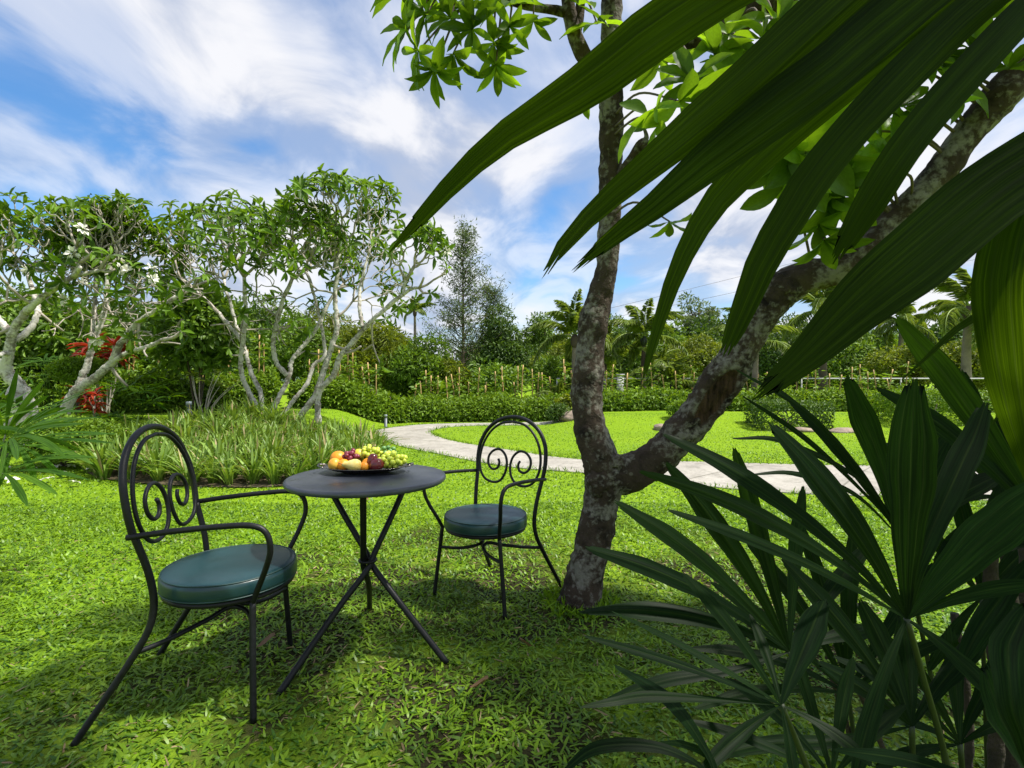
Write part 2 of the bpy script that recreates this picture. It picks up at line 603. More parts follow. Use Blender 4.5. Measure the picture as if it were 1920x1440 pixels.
p.inputs["Specular IOR Level"].default_value = 0.1
nt.links.new(col, p.inputs["Base Color"])
nt.links.new(bump(nt, nB, 0.8, 0.02), p.inputs["Normal"])
nt.links.new(p.outputs[0], out.inputs[0])
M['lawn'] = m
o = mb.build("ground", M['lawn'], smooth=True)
tag(o, kind='structure')

# garden path: near edge and far edge, traced on the ground
E1 = np.array([(16.0, 3.6), (9.0, 3.9), (5.2, 4.45), (2.83, 5.03), (1.8, 5.5), (0.89, 6.09), (-.07, 6.58), (-1.0, 7.5), (-2.0, 8.8), (-2.75, 10.4), (-3.0, 11.5), (-2.55, 12.5), (-1.5, 13.05), (0.2, 13.35), (1.6, 13.45)])
E2 = np.array([(16.0, 5.9), (9.0, 6.2), (5.6, 6.55), (3.6, 6.75), (2.4, 6.87), (1.04, 7.15), (0.0, 8.07), (-.9, 9.1), (-1.55, 10.3), (-1.75, 11.1), (-1.6, 11.8), (-1.2, 12.2), (-.5, 12.5), (.5, 12.72), (1.6, 12.85)])
s1 = spline(np.c_[E1, np.zeros(len(E1))], 160)
s2 = spline(np.c_[E2, np.zeros(len(E2))], 160)
W_ = 10
mb = MB()
t = np.linspace(0, 1, W_)[None, :, None]
grid = s1[:, None] * (1 - t) + s2[:, None] * t
grid[..., 2] = np.maximum(gh(grid[..., 0], grid[..., 1]), -1) + 0.010 + 0.018 * np.sin(np.linspace(0, math.pi, W_))[None]
V = grid.reshape(-1, 3)
r, c = np.meshgrid(np.arange(159), np.arange(W_ - 1), indexing='ij')
i0 = (r * W_ + c).ravel()
arc = np.concatenate([[0], np.cumsum(np.linalg.norm(np.diff((s1 + s2) / 2, axis=0), axis=1))])
mb.v.append(V); mb.n = len(V); mb.a.append(np.repeat(arc / 1.35, W_))
mb.f.append(np.stack([i0, i0 + 1, i0 + W_ + 1, i0 + W_], 1))
# skirts give the slab its edge
for e in (grid[:, 0], grid[:, -1]):
    lo = e.copy(); lo[:, 2] -= 0.08
    k = np.arange(159)
    mb.v.append(np.vstack([e, lo])); mb.a.append(np.full(320, .5))
    mb.f.append(np.stack([k, k + 1, k + 161, k + 160], 1) + mb.n); mb.n += 320
m, nt, out = newmat("path_concrete")
vec = nt.nodes.new("ShaderNodeTexCoord").outputs["Object"]
n1 = noise_tex(nt, 1.3, 5, 0.6, 0.2, vec); n2 = noise_tex(nt, 26, 6, 0.75, 0, vec)
n3 = noise_tex(nt, 4.5, 5, 0.6, 0.8, vec)
col = ramp(nt, n1, [(0.3, (0.27, 0.25, 0.212)), (0.7, (0.42, 0.395, 0.345))])
col = mixc(nt, 0.6, col, ramp(nt, n2, [(0.3, (0.62, 0.62, 0.62)), (0.7, (1.25, 1.25, 1.25))]), 'MULTIPLY')
col = mixc(nt, 0.5, col, ramp(nt, n3, [(0.36, (0.5, 0.5, 0.46)), (0.5, (1, 1, 1))]), 'MULTIPLY')
fr_ = nd(nt, "ShaderNodeMath", operation='FRACT')
nt.links.new(nd(nt, "ShaderNodeAttribute", attribute_name="v").outputs["Fac"], fr_.inputs[0])
joint = ramp(nt, fr_.outputs[0], [(0.0, 0.62), (0.014, 0.62), (0.024, 0.0)])
col = mixc(nt, joint, col, (0.09, 0.085, 0.06))
p = nd(nt, "ShaderNodeBsdfPrincipled", Roughness=0.9)
nt.links.new(col, p.inputs["Base Color"])
nt.links.new(bump(nt, n2, 0.5, 0.01), p.inputs["Normal"])
nt.links.new(p.outputs[0], out.inputs[0])
o = mb.build("path", m, smooth=False)
tag(o, "pale concrete garden path curving round the lawn", None, kind='structure')
PATH_POLY = np.vstack([s1[:, :2], s2[::-1, :2]])
BED_POLY = np.array([(-5.6, 6.6), (-4.6, 5.75), (-3.2, 5.25), (-2.3, 5.35), (-1.75, 6.1), (-1.85, 7.2), (-2.3, 8.3), (-2.9, 8.8), (-4.0, 8.9), (-5.2, 8.4)])


def inside(poly, x, y):
    x0, y0 = poly[:, 0], poly[:, 1]
    x1, y1 = np.roll(x0, -1), np.roll(y0, -1)
    res = np.zeros(len(x), bool)
    for a, b, c_, d_ in zip(x0, y0, x1, y1):
        if b == d_:
            continue
        cond = ((b > y) != (d_ > y)) & (x < (c_ - a) * (y - b) / (d_ - b) + a)
        res ^= cond
    return res


# soil of the planting bed
mb = MB()
bp = spline(np.c_[np.vstack([BED_POLY, BED_POLY[:1]]), np.zeros(len(BED_POLY) + 1)], 60)[:-1]
cen = bp.mean(0)
rings = [cen + (bp - cen) * k for k in (1.0, 0.75, 0.5, 0.25)]
V = np.vstack(rings + [cen[None]])
V[:, 2] = gh(V[:, 0], V[:, 1]) + 0.012
n = len(bp)
k = np.arange(n)
mb.v.append(V); mb.n = len(V); mb.a.append(np.full(len(V), .5))
for q in range(3):
    mb.f.append(np.stack([q * n + k, q * n + (k + 1) % n, (q + 1) * n + (k + 1) % n, (q + 1) * n + k], 1))
mb.f.append(np.stack([3 * n + k, 3 * n + (k + 1) % n, np.full(n, 4 * n)], 1))
M['soil'] = plain("bed_soil", (0.085, 0.065, 0.032), 0.95, nscale=9, namp=0.6, bscale=30, bstr=0.8, bdist=0.03)
tag(mb.build("bed_soil", M['soil'], smooth=True), "bare soil under the strap leaved planting", None, kind='structure')

# far wooded hills
def hill(name, pts, d, depth, label):
    mb = MB()
    px = np.array([q[0] for q in pts]); py = np.array([q[1] for q in pts])
    u = np.linspace(px[0], px[-1], 140)
    top = np.interp(u, px, py)
    rows = 26
    V = []
    for j in range(rows):
        tt = j / (rows - 1)
        dd = d + depth * tt
        for i, (a, b) in enumerate(zip(u, top)):
            q = P(a, b, d + depth)
            x = q.x / (d + depth) * dd
            z = max(0.0, q.z) * math.sin(tt * math.pi / 2) ** 1.2
            nz = mnoise.noise((x * 0.06, dd * 0.06, 3.0)) * 7 + mnoise.noise((x * 0.22, dd * 0.22, 9.0)) * 3.0
            V.append((x, dd, max(-2, z + nz * min(1, tt * 3))))
    n = len(u)
    r, c = np.meshgrid(np.arange(rows - 1), np.arange(n - 1), indexing='ij')
    i0 = (r * n + c).ravel()
    mb.v.append(np.array(V)); mb.n = len(V); mb.a.append(np.full(len(V), .5))
    mb.f.append(np.stack([i0, i0 + 1, i0 + n + 1, i0 + n], 1))
    o = mb.build(name, M['hill'], smooth=True)
    tag(o, label, None, kind='structure')


m, nt, out = newmat("hill_forest")
vec = nt.nodes.new("ShaderNodeTexCoord").outputs["Object"]
vor = nd(nt, "ShaderNodeTexVoronoi", Scale=0.22)
nt.links.new(vec, vor.inputs["Vector"])
nz = noise_tex(nt, 0.6, 5, 0.7, 0, vec)
col = ramp(nt, nz, [(0.3, (0.030, 0.062, 0.036)), (0.7, (0.085, 0.140, 0.070))])
p = nd(nt, "ShaderNodeBsdfPrincipled", Roughness=0.95)
nt.links.new(col, p.inputs["Base Color"])
nt.links.new(bump(nt, vor.outputs["Distance"], 1.0, -3.0), p.inputs["Normal"])
nt.links.new(p.outputs[0], out.inputs[0])
M['hill'] = m
hill("hill", [(1080, 700), (1180, 655), (1280, 628), (1360, 618), (1440, 640), (1560, 645), (1680, 625), (1800, 615), (1950, 640), (2100, 690)], 170, 90, "distant wooded hill above the garden trees")
hill("hill", [(-700, 690), (-350, 640), (0, 600), (200, 620), (420, 650), (620, 690)], 190, 90, "distant wooded hill behind the bare branched trees")

# ------------------------------------------------------------------ grass (nobody could count it)
def scatter(y0, y1, dens, zmin=None):
    ymax = 1.14 * y1 + 0.5
    n = int(dens * (y1 - y0) * 2 * ymax)
    x = rng.uniform(-ymax, ymax, n); y = rng.uniform(y0, y1, n)
    k = np.abs(x) < 1.14 * y + 0.5
    x, y = x[k], y[k]
    k = ~inside(PATH_POLY, x, y) & ~inside(BED_POLY, x, y)
    return x[k], y[k]


def wornness(x, y):
    d = np.sqrt((x - 0.1) ** 2 + (y - 1.9) ** 2)
    base = 1 - sstep(0.9, 3.4, d)
    nzv = np.array([mnoise.noise((a * 1.6, b * 1.6, 4.2)) + 0.5 * mnoise.noise((a * 5, b * 5, 1.2)) for a, b in zip(x, y)])
    return np.clip(base * 0.62 + nzv * 0.75 * base ** 0.5, 0, 1)


def turf(name, y0, y1, dens, Lr, Wr, lift, label, wear=False, mat='grass'):
    x, y = scatter(y0, y1, dens)
    if wear:
        k = rng.uniform(size=len(x)) > 0.55 * wornness(x, y)
        x, y = x[k], y[k]
    n = len(x)
    C = np.stack([x, y, gh(x, y) - 0.002], 1)
    az = rng.uniform(0, 2 * math.pi, n)
    el = np.radians(rng.uniform(lift[0], lift[1], n))
    D = np.stack([np.cos(az) * np.cos(el), np.sin(az) * np.cos(el), np.sin(el)], 1)
    N = np.stack([-np.cos(az) * np.sin(el), -np.sin(az) * np.sin(el), np.cos(el)], 1) + rng.normal(scale=0.35, size=(n, 3))
    patch = np.array([mnoise.noise((a * 2.2, b * 2.2, 7.0)) for a, b in zip(x, y)])
    hs = 1.0 + 0.35 * patch
    L = rng.uniform(Lr[0], Lr[1], n) * hs
    W = rng.uniform(Wr[0], Wr[1], n)
    mb = MB()
    leaves(mb, C, D, N, L, W, T_TURF if y0 < 4 else T_BLADE, np.clip(rng.beta(2, 2, n) + 0.25 * patch, 0, 1), curl=rng.uniform(0.15, 0.75, n))
    o = mb.build(name, M[mat])
    return tag(o, label, 'grass', kind='stuff')


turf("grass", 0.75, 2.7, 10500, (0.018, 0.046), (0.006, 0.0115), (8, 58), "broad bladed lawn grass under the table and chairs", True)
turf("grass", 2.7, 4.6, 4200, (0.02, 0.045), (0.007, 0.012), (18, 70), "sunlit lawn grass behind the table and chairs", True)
turf("grass", 4.6, 8.0, 1100, (0.018, 0.036), (0.009, 0.014), (25, 75), "mown lawn grass along the near side of the path")
turf("grass", 8.0, 13.2, 420, (0.012, 0.024), (0.010, 0.016), (40, 85), "mown lawn grass beyond the path")
turf("dead_grass", 0.8, 3.6, 420, (0.02, 0.06), (0.003, 0.007), (3, 35), "dry straw and thatch in the thin turf", mat='straw')

# ragged turf creeping over the path edges and round the trunk foot
eg = np.vstack([s1[20:, :2], s2[20:, :2]])
ii = rng.integers(0, len(eg), 5200)
ex, ey = eg[ii, 0] + rng.normal(scale=.05, size=5200), eg[ii, 1] + rng.normal(scale=.05, size=5200)
tb_ = P(1085, 1140, 2.56)
ta = rng.uniform(0, 6.28, 520); tr2 = rng.uniform(.075, .19, 520)
ex = np.concatenate([ex, tb_.x + np.cos(ta) * tr2]); ey = np.concatenate([ey, tb_.y + np.sin(ta) * tr2])
n = len(ex)
el = np.radians(rng.uniform(25, 80, n)); az = rng.uniform(0, 6.28, n)
D = np.stack([np.cos(az) * np.cos(el), np.sin(az) * np.cos(el), np.sin(el)], 1)
mb = MB()
leaves(mb, np.stack([ex, ey, gh(ex, ey)], 1), D, rng.normal(size=(n, 3)), rng.uniform(.03, .075, n), rng.uniform(.006, .012, n), T_BLADE, rng.beta(2, 2, n), curl=rng.uniform(.1, .6, n))
tag(mb.build("grass", M['grass']), "ragged grass fringing the path edges and the tree foot", 'grass', kind='stuff')

# ================================================================== FURNITURE
def rod(mb, pts, r, n=40, sides=10, closed=False):
    return tube(mb, spline(pts, n), r, sides, closed=closed)


def back_x(z):
    return -0.205 - max(0.0, z - 0.60) * 0.17


def make_chair(label, loc, rz, sc_=1.0):
    t = thing("garden_chair", label, "chair", loc, rz, "two matching garden chairs")
    t.scale = (sc_, sc_, sc_)
    bm = M['black_metal']
    for s in (1, -1):
        # rear leg, S-curved, running up into the hoop
        mb = MB()
        rod(mb, [(-0.360, .255 * s, 0.0), (-0.285, .238 * s, 0.12), (-0.215, .222 * s, 0.235), (-0.172, .210 * s, 0.32), (-0.160, .205 * s, 0.40),
                 (-0.172, .212 * s, 0.50), (back_x(0.60), .226 * s, 0.62)], 0.0112, 50)
        mb.build("rear_leg", bm, t, True)
        mb = MB()
        rod(mb, [(0.145, .238 * s, 0.0), (0.137, .215 * s, 0.19), (0.130, .192 * s, 0.375)], 0.0104, 20)
        mb.build("front_leg", bm, t, True)
        mb = MB()
        rod(mb, [(0.128, .190 * s, 0.365), (0.150, .208 * s, 0.42), (0.185, .240 * s, 0.50), (0.203, .255 * s, 0.565), (0.190, .258 * s, 0.622), (0.145, .256 * s, 0.645),
                 (0.05, .250 * s, 0.645), (-0.10, .242 * s, 0.634), (back_x(0.62) - 0.012, .236 * s, 0.620)], 0.0096, 60)
        mb.build("armrest", bm, t, True)
        mb = MB()
        rod(mb, [(-0.205, .218 * s, 0.250), (-0.13, .165 * s, 0.262), (-0.05, .075 * s, 0.278), (0.0, .018 * s, 0.292), (0.055, .028 * s, 0.282), (0.10, .10 * s, 0.268), (0.137, .212 * s, 0.262)], 0.0082, 44)
        mb.build("stretcher", bm, t, True)
        # inner hoop half with its scroll
        q = [(0.0, .919), (.08, .906), (.146, .862), (.191, .796), (.211, .72), (.205, .65), (.172, .598), (.118, .572), (.062, .580), (.026, .622), (.012, .685), (.026, .745),
             (.066, .782), (.112, .776), (.146, .736), (.144, .684), (.113, .654), (.078, .664), (.066, .698), (.076, .722)]
        mb = MB()
        q = q[:6] + [(y, .572 + (z - .572) * .88) for y, z in q[6:]]
        rod(mb, [(back_x(z) + 0.012, y * s, z) for y, z in q], 0.0072, 110, 8)
        mb.build("scroll", bm, t, True)
    mb = MB()
    hoop = [(back_x(.61), .226, .615), (back_x(.68), .236, .69), (back_x(.76), .232, .77)]
    for a in range(20, 161, 14):
        z = .755 + .19 * math.sin(R(a)); hoop.append((back_x(z), .228 * math.cos(R(a)), z))
    hoop += [(back_x(.76), -.232, .77), (back_x(.68), -.236, .69), (back_x(.61), -.226, .615)]
    rod(mb, hoop, 0.0112, 90, 12)
    mb.build("back_hoop", bm, t, True)
    mb = MB()
    a = np.linspace(0, 2 * math.pi, 56, endpoint=False)
    tube(mb, np.c_[np.cos(a) * 0.205, np.sin(a) * 0.205, np.full(56, .378)], 0.0105, 8, closed=True)
    lathe(mb, [(0.0, .381), (.20, .381), (.20, .387), (0.0, .387)], 48)
    mb.build("seat_frame", bm, t, True)
    mb = MB()
    lathe(mb, [(0.0, .388), (.212, .388), (.2195, .393), (.2215, .404), (.2215, .428), (.2190, .438), (.212, .4445), (.195, .4495), (.14, .4535), (.07, .4550), (0.0, .4555)], 72)
    cu = mb.build("seat_cushion", M['vinyl'], t, True)
    mb = MB()
    for rr, z in ((.2150, .4435), (.2190, .3925)):
        tube(mb, np.c_[np.cos(a) * rr, np.sin(a) * rr, np.full(56, z)], 0.0026, 6, closed=True)
    mb.build("piping", M['vinyl_seam'], cu, True)
    return t


CH_L = make_chair("black metal garden chair with dark green round seat, nearest the camera", (-1.022, 1.86, 0.0), R(10))
CH_R = make_chair("black metal garden chair with dark green round seat, beside the forked trunk", (-0.135, 2.62, 0.0), R(-126), 0.96)

# table
TB = thing("bistro_table", "round black metal table with three crossed legs on the lawn", "table", (-0.59, 2.09, 0.0))
mb = MB()
lathe(mb, [(0.0, .700), (.300, .700), (.311, .6985), (.3165, .704), (.3175, .711), (.3140, .7185), (.305, .7210), (.15, .7212), (0.0, .7212)], 120)
tag(mb.build("table_top", M['table_top'], TB, True))
feet = [(-.235, -.29), (.335, -.09), (-.10, .385)]
for fx, fy in feet:
    k = math.hypot(fx, fy)
    ux, uy = fx / k, fy / k
    sx, sy = -uy, ux
    mb = MB()
    rod(mb, [(-ux * .215 + sx * .012, -uy * .215 + sy * .012, .700), (-ux * .12 + sx * .014, -uy * .12 + sy * .014, .550), (-ux * .022 + sx * .017, -uy * .022 + sy * .017, .405), (ux * .012 + sx * .017, uy * .012 + sy * .017, .345),
             (ux * .14, uy * .14, .220), (fx, fy, 0.0)], 0.0125, 44)
    mb.build("leg", M['black_metal'], TB, True)
mb = MB()
a = np.linspace(0, 2 * math.pi, 24, endpoint=False)
tube(mb, np.c_[np.cos(a) * .033, np.sin(a) * .033, np.full(24, .375)], 0.006, 8, closed=True)
mb.build("collar", M['black_metal'], TB, True)
mb = MB()
tube(mb, np.c_[np.cos(a) * .225, np.sin(a) * .225, np.full(24, .692)], 0.007, 8, closed=True)
mb.build("support_ring", M['black_metal'], TB, True)

# ------------------------------------------------------------------ fruit platter
TZ = 0.7214
PX, PY = -0.618, 2.165
PL = thing("fruit_platter", "oval pewter platter with twig handles on the black table", "platter", (PX, PY, TZ), R(4))
mb = MB()
lathe(mb, [(0.0, .003), (.085, .003), (.10, .004), (.140, .014), (.170, .024), (.178, .0265), (.1785, .0285), (.170, .0275), (.139, .0175), (.10, .0085), (0.0, .0075)], 72, (1.0, .66))
mb.build("dish", M['pewter'], PL, True)
for s in (1, -1):
    mb = MB()
    rod(mb, [(.168 * s, -.035, .026), (.188 * s, -.028, .031), (.197 * s, 0, .034), (.188 * s, .028, .031), (.168 * s, .035, .026)], .0035, 20, 6)
    rod(mb, [(.170 * s, .0, .026), (.186 * s, -.008, .036), (.199 * s, -.012, .030)], .0028, 12, 6)
    mb.build("handle", M['pewter'], PL, True)


def fruitmat(name, c1, c2, scale, rough=0.4, spec=0.5, bs=0, sss=0.12, coat=0.0):
    m, nt, out = newmat(name)
    nz = noise_tex(nt, scale, 3, 0.5, 0.2)
    p = nd(nt, "ShaderNodeBsdfPrincipled", Roughness=rough)
    nt.links.new(ramp(nt, nz, [(0.35, c1), (0.65, c2)]), p.inputs["Base Color"])
    p.inputs["Specular IOR Level"].default_value = spec
    p.inputs["Subsurface Weight"].default_value = sss
    p.inputs["Subsurface Radius"].default_value = (0.01, 0.006, 0.003)
    p.inputs["Coat Weight"].default_value = coat
    if bs:
        nt.links.new(bump(nt, noise_tex(nt, bs, 2), 0.25, 0.001), p.inputs["Normal"])
    nt.links.new(p.outputs[0], out.inputs[0])
    return m


M['orange'] = fruitmat("orange_peel", (0.86, 0.28, 0.012), (0.92, 0.38, 0.025), 30, 0.42, bs=420)
M['mango'] = fruitmat("orange_yellow_peel", (0.85, 0.27, 0.02), (0.78, 0.48, 0.06), 14, 0.4)
M['pear'] = fruitmat("pear_skin", (0.72, 0.52, 0.12), (0.80, 0.66, 0.25), 40, 0.45)
M['lemon'] = fruitmat("lemon_peel", (0.80, 0.60, 0.04), (0.84, 0.68, 0.09), 30, 0.4, bs=300)
M['plum'] = fruitmat("plum_skin", (0.11, 0.010, 0.014), (0.22, 0.022, 0.026), 35, 0.28, coat=0.3)
M['grape_red'] = fruitmat("red_grape_skin", (0.15, 0.014, 0.035), (0.28, 0.045, 0.075), 60, 0.35)
M['grape_green'] = fruitmat("green_grape_skin", (0.50, 0.60, 0.05), (0.66, 0.72, 0.09), 50, 0.32, sss=0.3)
M['grape_dark'] = fruitmat("blue_green_grape_skin", (0.09, 0.22, 0.07), (0.17, 0.33, 0.09), 50, 0.35, sss=0.25)
M['stem'] = plain("fruit_stem", (0.16, 0.10, 0.04), 0.8)


def sphere_prof(r, h=None, n=12, top=1.0):
    h = h or r
    return [(max(0.0, r * math.sin(math.pi * i / n)), -h * math.cos(math.pi * i / n)) for i in range(n + 1)]


def fruit(name, label, cat, mat, prof, loc, rot=(0, 0, 0), group=None):
    mb = MB()
    lathe(mb, prof, 24)
    o = mb.build(name, M[mat], None, True)
    o.location = loc
    o.rotation_euler = rot
    return tag(o, label, cat, group)


def onplat(x, y, z):
    q = Vector((x, y, 0)); c_, s_ = math.cos(R(4)), math.sin(R(4))
    return Vector((PX + x * c_ - y * s_, PY + x * s_ + y * c_, TZ + z))


def stalk(o, pts, r=.0016):
    mb = MB(); rod(mb, pts, r, 8, 6); mb.build("stem", M['stem'], o, True)


o = fruit("orange", "large orange standing highest at the end of the platter", "orange", 'orange', sphere_prof(.034, .033), onplat(-.122, .026, .0545))
stalk(o, [(0, 0, .032), (0, 0, .034)], .003)
fruit("orange", "orange and yellow fruit at the front end of the platter", "orange", 'mango', sphere_prof(.026, .027), onplat(-.120, -.040, .040))
fruit("orange", "small orange between the large orange and the pear", "orange", 'orange', sphere_prof(.026), onplat(-.082, -.044, .037))
fruit("orange", "small orange behind the pear", "orange", 'orange', sphere_prof(.026), onplat(.008, -.006, .034))
fruit("orange", "small orange between pear and plums", "orange", 'orange', sphere_prof(.022), onplat(.006, -.054, .0315))
fruit("orange", "small orange under the red plums", "orange", 'orange', sphere_prof(.023), onplat(.020, -.030, .0315))
fruit("lemon", "yellow lemon behind the red grapes", "lemon", 'lemon', sphere_prof(.023, .026), onplat(-.042, .052, .066))
fruit("lemon", "yellow lemon propping the fruit behind the red grapes", "lemon", 'lemon', sphere_prof(.024, .027), onplat(-.045, .045, .028), (R(90), 0, 0))
pear = [(0.0, -.030), (.012, -.029), (.022, -.023), (.0275, -.010), (.0265, .004), (.0205, .018), (.0135, .030), (.0100, .040), (.0065, .046), (0.0, .048)]
o = fruit("pear", "yellow pear lying at the front of the platter", "pear", 'pear', pear, onplat(-.034, -.070, .0395), (0, R(-82), R(10)))
stalk(o, [(0, 0, .046), (0.002, 0, .056), (0.005, 0, .064)])
plum = [(0.0, -.022), (.008, -.0225), (.018, -.018), (.0235, -.004), (.0225, .008), (.0165, .019), (.007, .023), (.0, .021)]
fruit("plum", "dark red plum lying at the front of the platter", "plum", 'plum', [(a_ * 1.15, b_ * 1.2) for a_, b_ in plum], onplat(.056, -.062, .040), (0, R(70), R(-15)))
fruit("plum", "dark red plum standing behind the front plum", "plum", 'plum', [(a_ * .9, b_ * 1.15) for a_, b_ in plum], onplat(.036, -.046, .058), (0, R(15), R(30)))

GR = {}
for k in ('grape_red', 'grape_green', 'grape_dark'):
    mb = MB(); lathe(mb, sphere_prof(1.0, 1.18, 9), 14)
    GR[k] = mb.mesh("grape", M[k], True)


def bunch(label, kind, c0, spread, n, r, seed):
    rg = np.random.default_rng(seed)
    b = thing("grape_bunch", label, "grapes", onplat(*c0))
    pts, tries = [], 0
    while len(pts) < n and tries < 6000:
        tries += 1
        q = rg.uniform(-1, 1, 3)
        if np.linalg.norm(q) > 1:
            continue
        q = q * spread
        q[2] = max(q[2], -spread[2] * 0.9)
        if all(np.linalg.norm(q - w) > 1.72 * r for w in pts):
            pts.append(q)
    for q in pts:
        o = link("grape", GR[kind], b, tuple(q))
        s = r * rg.uniform(.9, 1.08)
        o.scale = (s, s, s)
        o.rotation_euler = tuple(rg.uniform(0, 3, 3))
    mb = MB()
    for q in pts[:8]:
        tube(mb, spline([(0, 0, spread[2] * .4), tuple(q * .6), tuple(q)], 6), .001, 5)
    rod(mb, [(0, 0, 0), (.004, .003, spread[2] * .8), (.012, .006, spread[2] * 1.2)], .0016, 8, 6)
    mb.build("stem", M['stem'], b, True)
    return b


bunch("bunch of red grapes heaped between the large orange and the pear", 'grape_red', (-.062, -.005, .068), np.array([.034, .030, .024]), 17, .0098, 3)
bunch("bunch of green grapes at the end of the platter away from the oranges", 'grape_green', (.112, -.012, .052), np.array([.056, .052, .032]), 44, .0112, 4)
bunch("bunch of yellow green grapes behind the small oranges", 'grape_green', (.012, .035, .068), np.array([.046, .034, .036]), 34, .0105, 5)
bunch("bunch of bluish green grapes at the back of the platter", 'grape_dark', (.080, .052, .072), np.array([.042, .026, .030]), 26, .0102, 6)

# ================================================================== FOREGROUND FORKED TREE
def bark_tube(mb, spec, rings, sides=40, amp=0.10, seed=0.0, wound=None, flare=0.0):
    """spec: (px, py, depth, half width px); knobbly living bark"""
    rows = []
    for q in spec:
        w = P(q[0], q[1], q[2])
        rows.append((w.x, w.y, w.z, q[3] / 960 * q[2]))
    s = spline(rows, rings)
    p, rad = s[:, :3], s[:, 3]
    t = np.gradient(p, axis=0); t = norm(t)
    u = norm(np.cross(t[0], (0, 1, 0)))
    V, A = [], []
    cum = np.concatenate([[0], np.cumsum(np.linalg.norm(np.diff(p, axis=0), axis=1))])
    for k in range(rings):
        u = norm(u - t[k] * np.dot(u, t[k]))
        w = np.cross(t[k], u)
        for a in range(sides):
            an = 2 * math.pi * a / sides
            dr = u * math.cos(an) + w * math.sin(an)
            q = p[k] + dr * rad[k]
            n1 = mnoise.noise((q[0] * 9 + seed, q[1] * 9, q[2] * 7))
            n2 = mnoise.noise((q[0] * 30 + seed, q[1] * 30, q[2] * 24))
            n3 = mnoise.noise((q[0] * 75, q[1] * 75 + seed, q[2] * 60))
            ringn = mnoise.noise((cum[k] * 26, seed, math.cos(an) * .4))
            f = 1 + amp * .8 * n1 + amp * .55 * n2 + amp * .38 * n3 + amp * 0.3 * ringn
            if flare:
                f += flare * math.exp(-cum[k] / 0.07) * (1 + .5 * math.sin(an * 4 + seed))
            val = 0.5
            if wound:
                s0, sl_, wa, dep = wound
                fa = math.acos(max(-1, min(1, float(np.dot(dr, norm(np.array([0.10, -1.0, 0.12]) - p[k] * 0)))))) if True else 0
                e = ((cum[k] - s0) / sl_) ** 2 + (fa / wa) ** 2
                if e < 1:
                    val = 0.5 + 0.5 * min(1, (1 - e) * 2.2)
                    f -= dep * min(1, (1 - e) * 2.4) * (1 - 0.35 * n2)
                elif e < 1.9:
                    f += 0.11 * math.sin((e - 1) / .9 * math.pi)
            V.append(p[k] + dr * rad[k] * f); A.append(val)
    c = np.arange(sides); r = np.arange(rings - 1)
    F = np.stack([(r[:, None] * sides + c).ravel(), (r[:, None] * sides + (c + 1) % sides).ravel(),
                  ((r[:, None] + 1) * sides + (c + 1) % sides).ravel(), ((r[:, None] + 1) * sides + c).ravel()], 1)
    mb.v.append(np.array(V)); mb.f.append(F + mb.n); mb.a.append(np.array(A)); mb.n += len(V)
    # round the end over
    e0 = (rings - 1) * sides + mb.n - len(V)
    mb.v.append((p[-1] + t[-1] * rad[-1] * .5)[None]); mb.a.append(np.array([.5]))
    mb.f.append(np.stack([np.full(sides, mb.n), e0 + c, e0 + (c + 1) % sides], 1)); mb.n += 1
    return p, rad


FT = thing("forked_tree", "forked tree with lichen patched bark standing beside the table and chairs", "tree", tuple(P(1085, 1140, 2.56)))
base = FT.location.copy()


def rel(o):
    """keep world placement of a part under the forked tree"""
    o.location = -base
    return o


SK = []
mb = MB()
SK.append(bark_tube(mb, [(1080, 1150, 2.56, 36), (1090, 1105, 2.56, 34), (1103, 1050, 2.56, 33), (1117, 990, 2.56, 33), (1128, 935, 2.56, 33), (1134, 893, 2.56, 36), (1122, 850, 2.56, 32), (1108, 810, 2.56, 30),
                         (1101, 755, 2.57, 28), (1103, 700, 2.58, 29), (1108, 650, 2.58, 26), (1113, 600, 2.58, 28), (1127, 550, 2.57, 23), (1138, 500, 2.56, 21), (1142, 420, 2.55, 20), (1145, 300, 2.53, 21),
                         (1145, 200, 2.50, 21), (1147, 120, 2.48, 20), (1147, 20, 2.46, 20), (1152, -160, 2.42, 17), (1165, -420, 2.4, 12)], 240, 36, 0.19, 0.0, None, 0.30))
rel(mb.build("trunk", M['bark_fg'], FT, True))
mb = MB()
SK.append(bark_tube(mb, [(1130, 893, 2.56, 34), (1185, 884, 2.55, 36), (1238, 852, 2.53, 33), (1285, 803, 2.50, 32), (1330, 745, 2.46, 35), (1370, 688, 2.42, 35), (1408, 626, 2.37, 29), (1444, 562, 2.32, 33),
                         (1476, 536, 2.29, 36), (1522, 519, 2.25, 29), (1568, 503, 2.20, 28), (1636, 458, 2.14, 25), (1678, 408, 2.10, 24), (1726, 362, 2.06, 25), (1772, 310, 2.02, 25), (1812, 252, 1.99, 27), (1868, 192, 1.95, 29), (1922, 128, 1.92, 31), (2010, 50, 1.88, 30), (2150, -80, 1.85, 34), (2300, -330, 1.8, 26)],
                    210, 36, 0.19, 7.3, (0.70, 0.21, 0.78, 0.34)))
rel(mb.build("limb", M['bark_fg'], FT, True))
mb = MB()
SK.append(bark_tube(mb, [(1146, 150, 2.49, 18), (1180, 125, 2.47, 21), (1235, 98, 2.44, 22), (1300, 70, 2.40, 24), (1380, 35, 2.35, 26), (1470, -15, 2.3, 26), (1600, -120, 2.25, 22), (1720, -290, 2.2, 16)], 70, 24, 0.11, 3.1))
rel(mb.build("limb", M['bark_fg'], FT, True))
mb = MB()
SK.append(bark_tube(mb, [(1142, 190, 2.50, 12), (1112, 135, 2.46, 14), (1085, 85, 2.42, 14), (1070, 35, 2.40, 13), (1060, -30, 2.38, 12), (1035, -160, 2.34, 9)], 50, 18, 0.10, 5.1))
